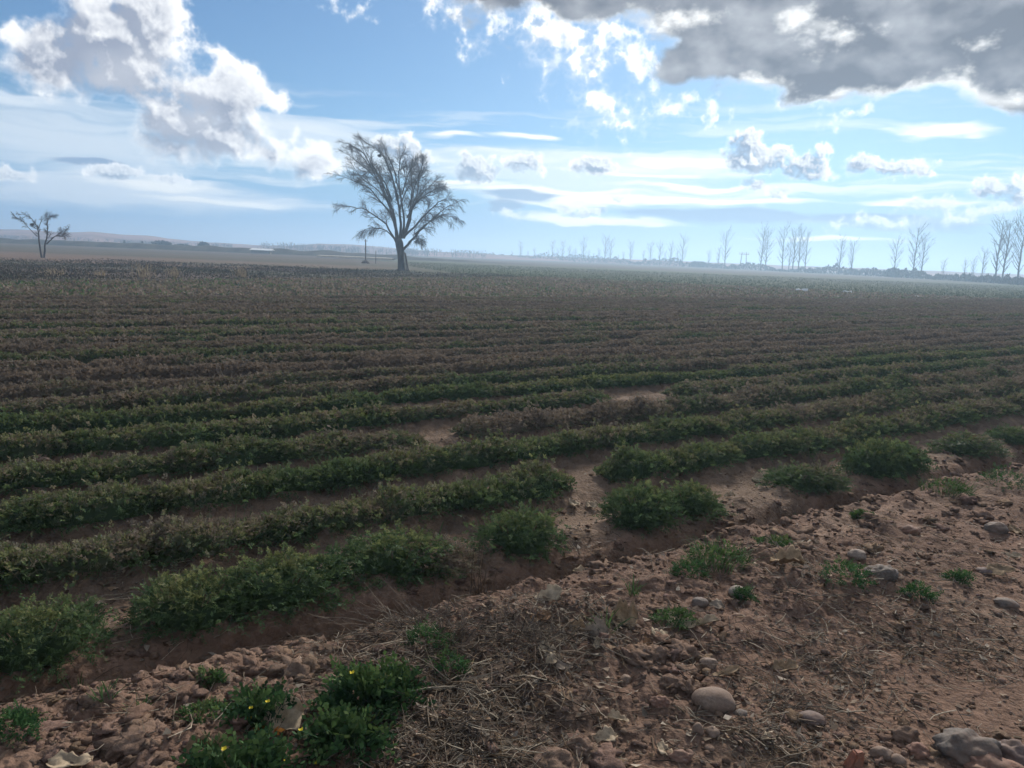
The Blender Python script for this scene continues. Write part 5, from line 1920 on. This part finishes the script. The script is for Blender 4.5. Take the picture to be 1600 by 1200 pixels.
def build_weeds():
    def scale_at(px, py):
        x, y = gp(px, py)
        return x, y, math.sqrt(x * x + y * y + CAM_H ** 2) / 1225.0
    # feathery or leafy mats: px, py foot, width px, height px, style
    L = [(1122, 888, 84, 40, 'grass', "bright green leafy weed patch on the ditch's near lip"),
         (1075, 905, 46, 24, 'feather', "smaller dark weed patch below and left of the bright patch"),
         (1212, 855, 46, 18, 'grass', "low green mat on the bank right of the bright patch"),
         (1268, 808, 52, 18, 'grass', "green weeds in the ditch below the narrow drooping bush"),
         (1238, 820, 40, 14, 'grass', "thin green weeds in the ditch left of the taller ditch weeds"),
         (1320, 922, 62, 30, 'feather', "dense dark feathery tuft on the bank, the largest of three"),
         (1432, 936, 38, 16, 'feather', "dark feathery tuft on the track, second of three"),
         (1497, 912, 26, 12, 'feather', "smallest dark feathery tuft, on the track's far side"),
         (1052, 972, 54, 20, 'grass', "grassy tuft under the long pale husk"),
         (1478, 770, 62, 24, 'grass', "green weeds on the ditch edge below the tall feathery bush"),
         (1565, 762, 66, 24, 'feather', "green weeds on the ditch edge at the right border"),
         (1162, 935, 22, 14, 'feather', "tiny green sprig beside the pale grey rounded stone"),
         (325, 1072, 30, 26, 'grass', "thin green tuft on the crest of the left bank"),
         (22, 1160, 46, 26, 'feather', "pale green weed at the left border on the bank"),
         (325, 1128, 56, 22, 'grass', "thin grass on the slope of the left bank"),
         (668, 1022, 70, 30, 'feather', "green weed under the dry brush on the bank"),
         (700, 1055, 60, 28, 'feather', "green weed patch just above the straw star"),
         (1348, 812, 28, 10, 'grass', "faint green growth on the bank edge by the ditch's bend"),
         (30, 1130, 40, 16, 'grass', "small green growth at the ditch edge by the left border")]
    for i, (px, py, w, h, style, lab) in enumerate(L):
        x, y, k = scale_at(px, py - h * 0.25)
        W, H = w * k, max(h * k * 0.95, 0.03)
        t = add("weed_tuft", None, loc=(x, y, h1(x, y) - 0.004), label=lab, cat="weed", group="green weeds on the bank and ditch edge")
        if style == 'grass':
            o = add("blade_mass", blades_mesh("blade_mass", 700 + i, int(30 + 700 * W), W * 0.5, H, 0.0016, 0.9), t, color=(0.15, 1, 1), kind='stuff')
            me = foliage_mesh("leaf_mass", 720 + i, W, W * 0.7, H * 0.6, int(40 + 220 * W), 7, 0.014, 0.035, core=False)
        else:
            me = foliage_mesh("leaf_mass", 720 + i, W, W * 0.7, H, int(60 + 420 * W), 10, 0.010, 0.045, core=False)
        me.materials.clear(); me.materials.append(MAT['feather' if style == 'feather' else 'grass'])
        add("leaf_mass", me, t, color=(0.08, 1, 1), kind='stuff')
    # upright green grass blades
    for i, (px, py, w, h, lab) in enumerate(((944, 985, 26, 46, "upright green blades between the broad leaf and the folded leaf"),
                                             (990, 925, 20, 36, "thin green blades on the bank above the husks"),
                                             (165, 1098, 26, 34, "bright grass blades at the ditch edge beside a clod"),
                                             (122, 1100, 14, 34, "single thin grass shoots in the ditch near the left"),
                                             (212, 1105, 36, 20, "short bright grass at the ditch edge right of the blades"))):
        x, y, k = scale_at(px, py)
        add("grass_tuft", blades_mesh("grass_tuft", 760 + i, 26, w * k * 0.35, h * k * 1.05, 0.0022, 0.5), loc=(x, y, h1(x, y)), label=lab, cat="grass", group="upright grass tufts on the bank", color=(0.05, 1, 1))
    # broad-leaved weeds with yellow flowers at the lower left
    fl = [(550, 1053), (470, 1142), (447, 1190), (350, 1172), (494, 1196), (392, 1108), (418, 1098), (390, 1125)]
    W = [(562, 1108, 70, 38, "tall upright weed with a yellow flower behind the straw star", [0]),
         (610, 1095, 60, 28, "leafy weed spreading below the dry brush", []),
         (540, 1170, 84, 26, "broad leafy weed at the bottom edge with yellow flowers", [1, 2, 4]),
         (370, 1218, 110, 28, "flowering weed at the bottom edge before the broad tan leaf", [3]),
         (405, 1125, 44, 16, "sparse weed with small yellow flowers on the bank slope", [5, 6, 7])]
    for i, (px, py, w, h, lab, fs) in enumerate(W):
        x, y, k = scale_at(px, py)
        t = add("flowering_weed" if fs else "leafy_weed", None, loc=(x, y, h1(x, y, False)), label=lab, cat="weed", group="broad-leaved weeds at the lower left")
        me = foliage_mesh("leaves", 780 + i, w * k * 0.9, w * k * 0.72, h * k * 0.95, int(34 + 330 * w * k), 11, 0.026, 0.115, core=False, stalks=8)
        me.materials.clear(); me.materials.append(MAT['weed'])
        add("leaves", me, t, color=(0.02, 1, 1))
        for f in fs:
            fx, fy = fl[f]
            q = at_dist(fx, fy, y - 0.5 * w * k)
            if q.z < h1(x, y) + 0.02:
                q.z = h1(x, y) + 0.02
            loc = Vector((q.x - x, q.y - y, q.z - h1(x, y, False)))
            mb = MB()
            mb.tube([Vector((loc.x * 0.5, loc.y * 0.3, 0)), loc * 0.6, loc], [0.002, 0.0018, 0.0015], 4, (0.2, 0.5, 0.6))
            s = add("flower_stalk", mb.mesh("flower_stalk", MAT['weed']), t, color=(0, 1, 1))
            mb = MB()
            rr = random.Random(f)
            for p in range(14):
                a = p * 2.4
                l = 0.010 * rr.uniform(0.7, 1.1) * (0.6 + 0.4 * p / 14)
                o = Vector((math.cos(a), math.sin(a), 0.55 + 0.5 * rr.random()))
                sd = Vector((-math.sin(a), math.cos(a), 0)) * 0.0034
                b = loc
                mb.addq([b, b + o * l * 0.6 + sd, b + o * l, b + o * l * 0.6 - sd], [[0, 1, 2, 3]])
            add("petals", mb.mesh("petals", MAT['yellow']), s)
        if i == 2:
            for (ox, oy) in ((404, 1150), (432, 1160), (405, 1168)):
                q = at_dist(ox, oy, y + 0.02)
                c = Vector((q.x - x, q.y - y, max(q.z - h1(x, y, False), 0.04)))
                mb = MB()
                rn = np.random.RandomState(ox)
                cards(mb, np.array([c[:]]) + rn.normal(size=(5, 3)) * 0.008, 0.014, rn, 0.2, None, 0.6)
                add("withered_leaf", mb.mesh("withered_leaf", MAT['orange']), t)


def build_dry_brush():
    rg = random.Random(66)

    def tuft(name, px, py, n, ln, lab, cat, dirs=None, up=(0.1, 0.6), r=0.0016, cols=(0, 1, 3), side=2, bend=0.5):
        spread = 0.02 if up[0] > 0.7 or n < 20 else ln * 0.32
        x, y = gp(px, py)
        z0 = h1(x, y)
        mb = MB()
        for k in range(n):
            a = rg.uniform(0, 6.28) if dirs is None else rg.gauss(*dirs[k % len(dirs)])
            el = rg.uniform(*up)
            d = Vector((math.cos(a) * math.cos(el), math.sin(a) * math.cos(el), math.sin(el)))
            l = ln * rg.uniform(0.4, 1.1)
            p = Vector((rg.gauss(0, spread), rg.gauss(0, spread * 0.6), 0))
            p.z = h1(x + p.x, y + p.y, False) - z0
            pts = [p]
            for s in range(5):
                d = (d + Vector((0, 0, -0.13 * bend)) + rnd_unit(rg) * 0.13).normalized()
                p = p + d * l / 5
                gz = h1(x + p.x, y + p.y, False) - z0 + 0.004
                if p.z < gz:
                    p.z = gz
                pts.append(p.copy())
            c = np.array(STRAW_C[rg.choice(cols)]) * (0.40 + 0.65 * rg.random() ** 1.5)
            rr = r * rg.uniform(0.6, 1.2)
            mb.tube(pts, [rr, rr, rr * 0.9, rr * 0.8, rr * 0.6, rr * 0.4], 4, c)
            for s in range(rg.randint(0, side)):
                i = rg.randint(2, 4)
                e = (pts[i] - pts[i - 1]).normalized() + rnd_unit(rg) * 0.7
                mb.tube([pts[i], pts[i] + e * l * 0.12, pts[i] + e * l * 0.2 + Vector((0, 0, 0.01))], [rr * 0.6, rr * 0.5, rr * 0.3], 3, c)
        add(name, mb.mesh(name, MAT['straw']), loc=(x, y, z0), label=lab, cat=cat, group="dry stems on the bank")
    tuft("dry_brush", 640, 985, 75, 0.30, "grey dry brush sprawling over the ditch's near lip", "brush", [(2.9, 0.35), (0.1, 0.4), (3.6, 0.3), (2.2, 0.4)], (0.05, 0.7), 0.0013, (1, 2, 4))
    tuft("dry_brush", 560, 1045, 40, 0.34, "grey dry stems lying along the bank toward the lower left", "brush", [(3.5, 0.25), (0.3, 0.25)], (0.0, 0.25), 0.0015)
    tuft("straw_star", 700, 1072, 15, 0.26, "tan straw stems radiating like a star on the bank", "straw", None, (0.05, 0.6), 0.0024, (0, 3, 5), 1, 0.4)
    tuft("dry_brush", 790, 985, 85, 0.26, "tangled brown stems right of the straw star", "brush", None, (0.0, 0.5), 0.0013, (1, 2, 4), 2)
    tuft("dry_brush", 880, 985, 60, 0.24, "matted dry stems around the pale curled husk", "brush", None, (0.0, 0.35), 0.0013, (0, 1, 4), 2)
    tuft("dry_brush", 690, 1140, 60, 0.20, "dense brown litter stems under the straw star", "brush", None, (0.0, 0.35), 0.0013, (1, 2, 4), 2)
    tuft("dry_brush", 1240, 1110, 50, 0.20, "dark dry stems heaped by the long purplish stone", "brush", None, (0.0, 0.35), 0.0013, (1, 2, 4), 2)
    tuft("dry_brush", 1300, 1030, 60, 0.22, "grey straw heap in the middle of the track", "brush", None, (0.0, 0.25), 0.0013, (0, 1, 4), 2)
    tuft("dry_brush", 1440, 1000, 26, 0.34, "long dry stems fanned across the track on the right", "brush", [(2.7, 0.3), (-0.4, 0.3)], (0.0, 0.12), 0.0015, (0, 1, 3), 2)
    tuft("dry_brush", 1240, 935, 16, 0.28, "arching yellowish stems beside the large feathery tuft", "brush", [(-1.0, 0.6), (1.8, 0.5)], (0.2, 0.8), 0.0018, (0, 3, 5), 1)
    tuft("dry_brush", 1225, 862, 30, 0.22, "brown dry stems on the bank under the green ditch weeds", "brush", None, (0.0, 0.4), 0.0014, (1, 2, 4), 2)
    tuft("dry_brush", 705, 1010, 60, 0.20, "upright tangle of dark dead stems between the weeds and the ditch lip", "brush", None, (0.35, 1.35), 0.0013, (1, 2, 4), 3, 0.1)
    tuft("dry_brush", 820, 1000, 45, 0.17, "short upright dead stems left of the pale curled husk", "brush", None, (0.4, 1.35), 0.0012, (1, 2, 4), 3, 0.1)
    tuft("dry_stalks", 748, 945, 22, 0.30, "reddish upright dead stalks on the ditch's near lip", "stalks", None, (1.0, 1.5), 0.0016, (2, 5), 3, 0.0)
    tuft("dry_stalks", 640, 872, 22, 0.22, "reddish dead stalks behind the long green clump", "stalks", None, (0.9, 1.5), 0.0014, (2, 5), 2, 0.0)
    tuft("dry_stalks", 1275, 752, 26, 0.34, "reddish dead stalks between two bushes beyond the ditch", "stalks", None, (0.8, 1.5), 0.0018, (2, 5), 2, 0.0)
    tuft("dry_stalks", 415, 1010, 4, 0.12, "two pale stubs standing in the cracked ditch mud", "stalks", None, (1.1, 1.5), 0.0022, (0, 1), 0, 0.0)
    tuft("dry_stalks", 188, 1075, 3, 0.13, "pale stub standing in the ditch near the grass", "stalks", None, (1.2, 1.5), 0.0022, (0, 1), 0, 0.0)
    tuft("dry_stalks", 1570, 752, 14, 0.26, "pale stems bent over the weeds at the right border", "stalks", None, (0.2, 1.2), 0.0018, (0, 3), 1, 0.3)
    tuft("straw_bundle", 215, 935, 26, 0.22, "pale straw bundle lying behind the left bushes", "straw", [(0.5, 0.3), (3.6, 0.3)], (0.0, 0.25), 0.0018, (0, 3), 1)
    tuft("straw_bundle", 1080, 1115, 7, 0.16, "yellow bent straws beside the large oval stone", "straw", [(-0.7, 0.35), (2.3, 0.4)], (0.0, 0.3), 0.0022, (3, 3), 0)
    tuft("straw_bundle", 352, 612, 24, 0.30, "pale dry straw sticking out of a crop row", "straw", None, (0.2, 1.2), 0.004, (0, 3), 1)
    tuft("straw_bundle", 1140, 658, 26, 0.30, "pale straw lying in the bare gap between two crop rows", "straw", None, (0.0, 0.3), 0.003, (0, 3), 1)


build_loose_earth()
build_stones()
build_litter()
build_husks()
build_weeds()
build_dry_brush()


# ------------------------------------------------------------------ air
def build_haze():
    m = bpy.data.materials.new("haze")
    m.use_nodes = True
    t = NT(m.node_tree)
    v = t.node('ShaderNodeVolumePrincipled')
    v.inputs['Color'].default_value = HAZE_COLOR
    v.inputs['Density'].default_value = HAZE_DENSITY
    v.inputs['Anisotropy'].default_value = HAZE_G
    o = t.node('ShaderNodeOutputMaterial')
    t.t.links.new(v.outputs[0], o.inputs['Volume'])
    s, lo, hi = 6100.0, -1.5, HAZE_TOP
    V = [(x, y, z) for z in (lo, hi) for y in (-s, s) for x in (-s, s)]
    F = [(0, 2, 3, 1), (4, 5, 7, 6), (0, 1, 5, 4), (2, 6, 7, 3), (0, 4, 6, 2), (1, 3, 7, 5)]
    add("haze", mesh_from("haze", V, F, m), kind='stuff')


bpy.context.view_layer.update()
HAZE_COLOR = (0.55, 0.77, 1.0, 1.0)
HAZE_DENSITY = 0.0020
HAZE_G = 0.5
HAZE_TOP = max((o.matrix_world @ Vector(c)).z for o in scene.objects if o.type == 'MESH' for c in o.bound_box) + 1.0
build_haze()
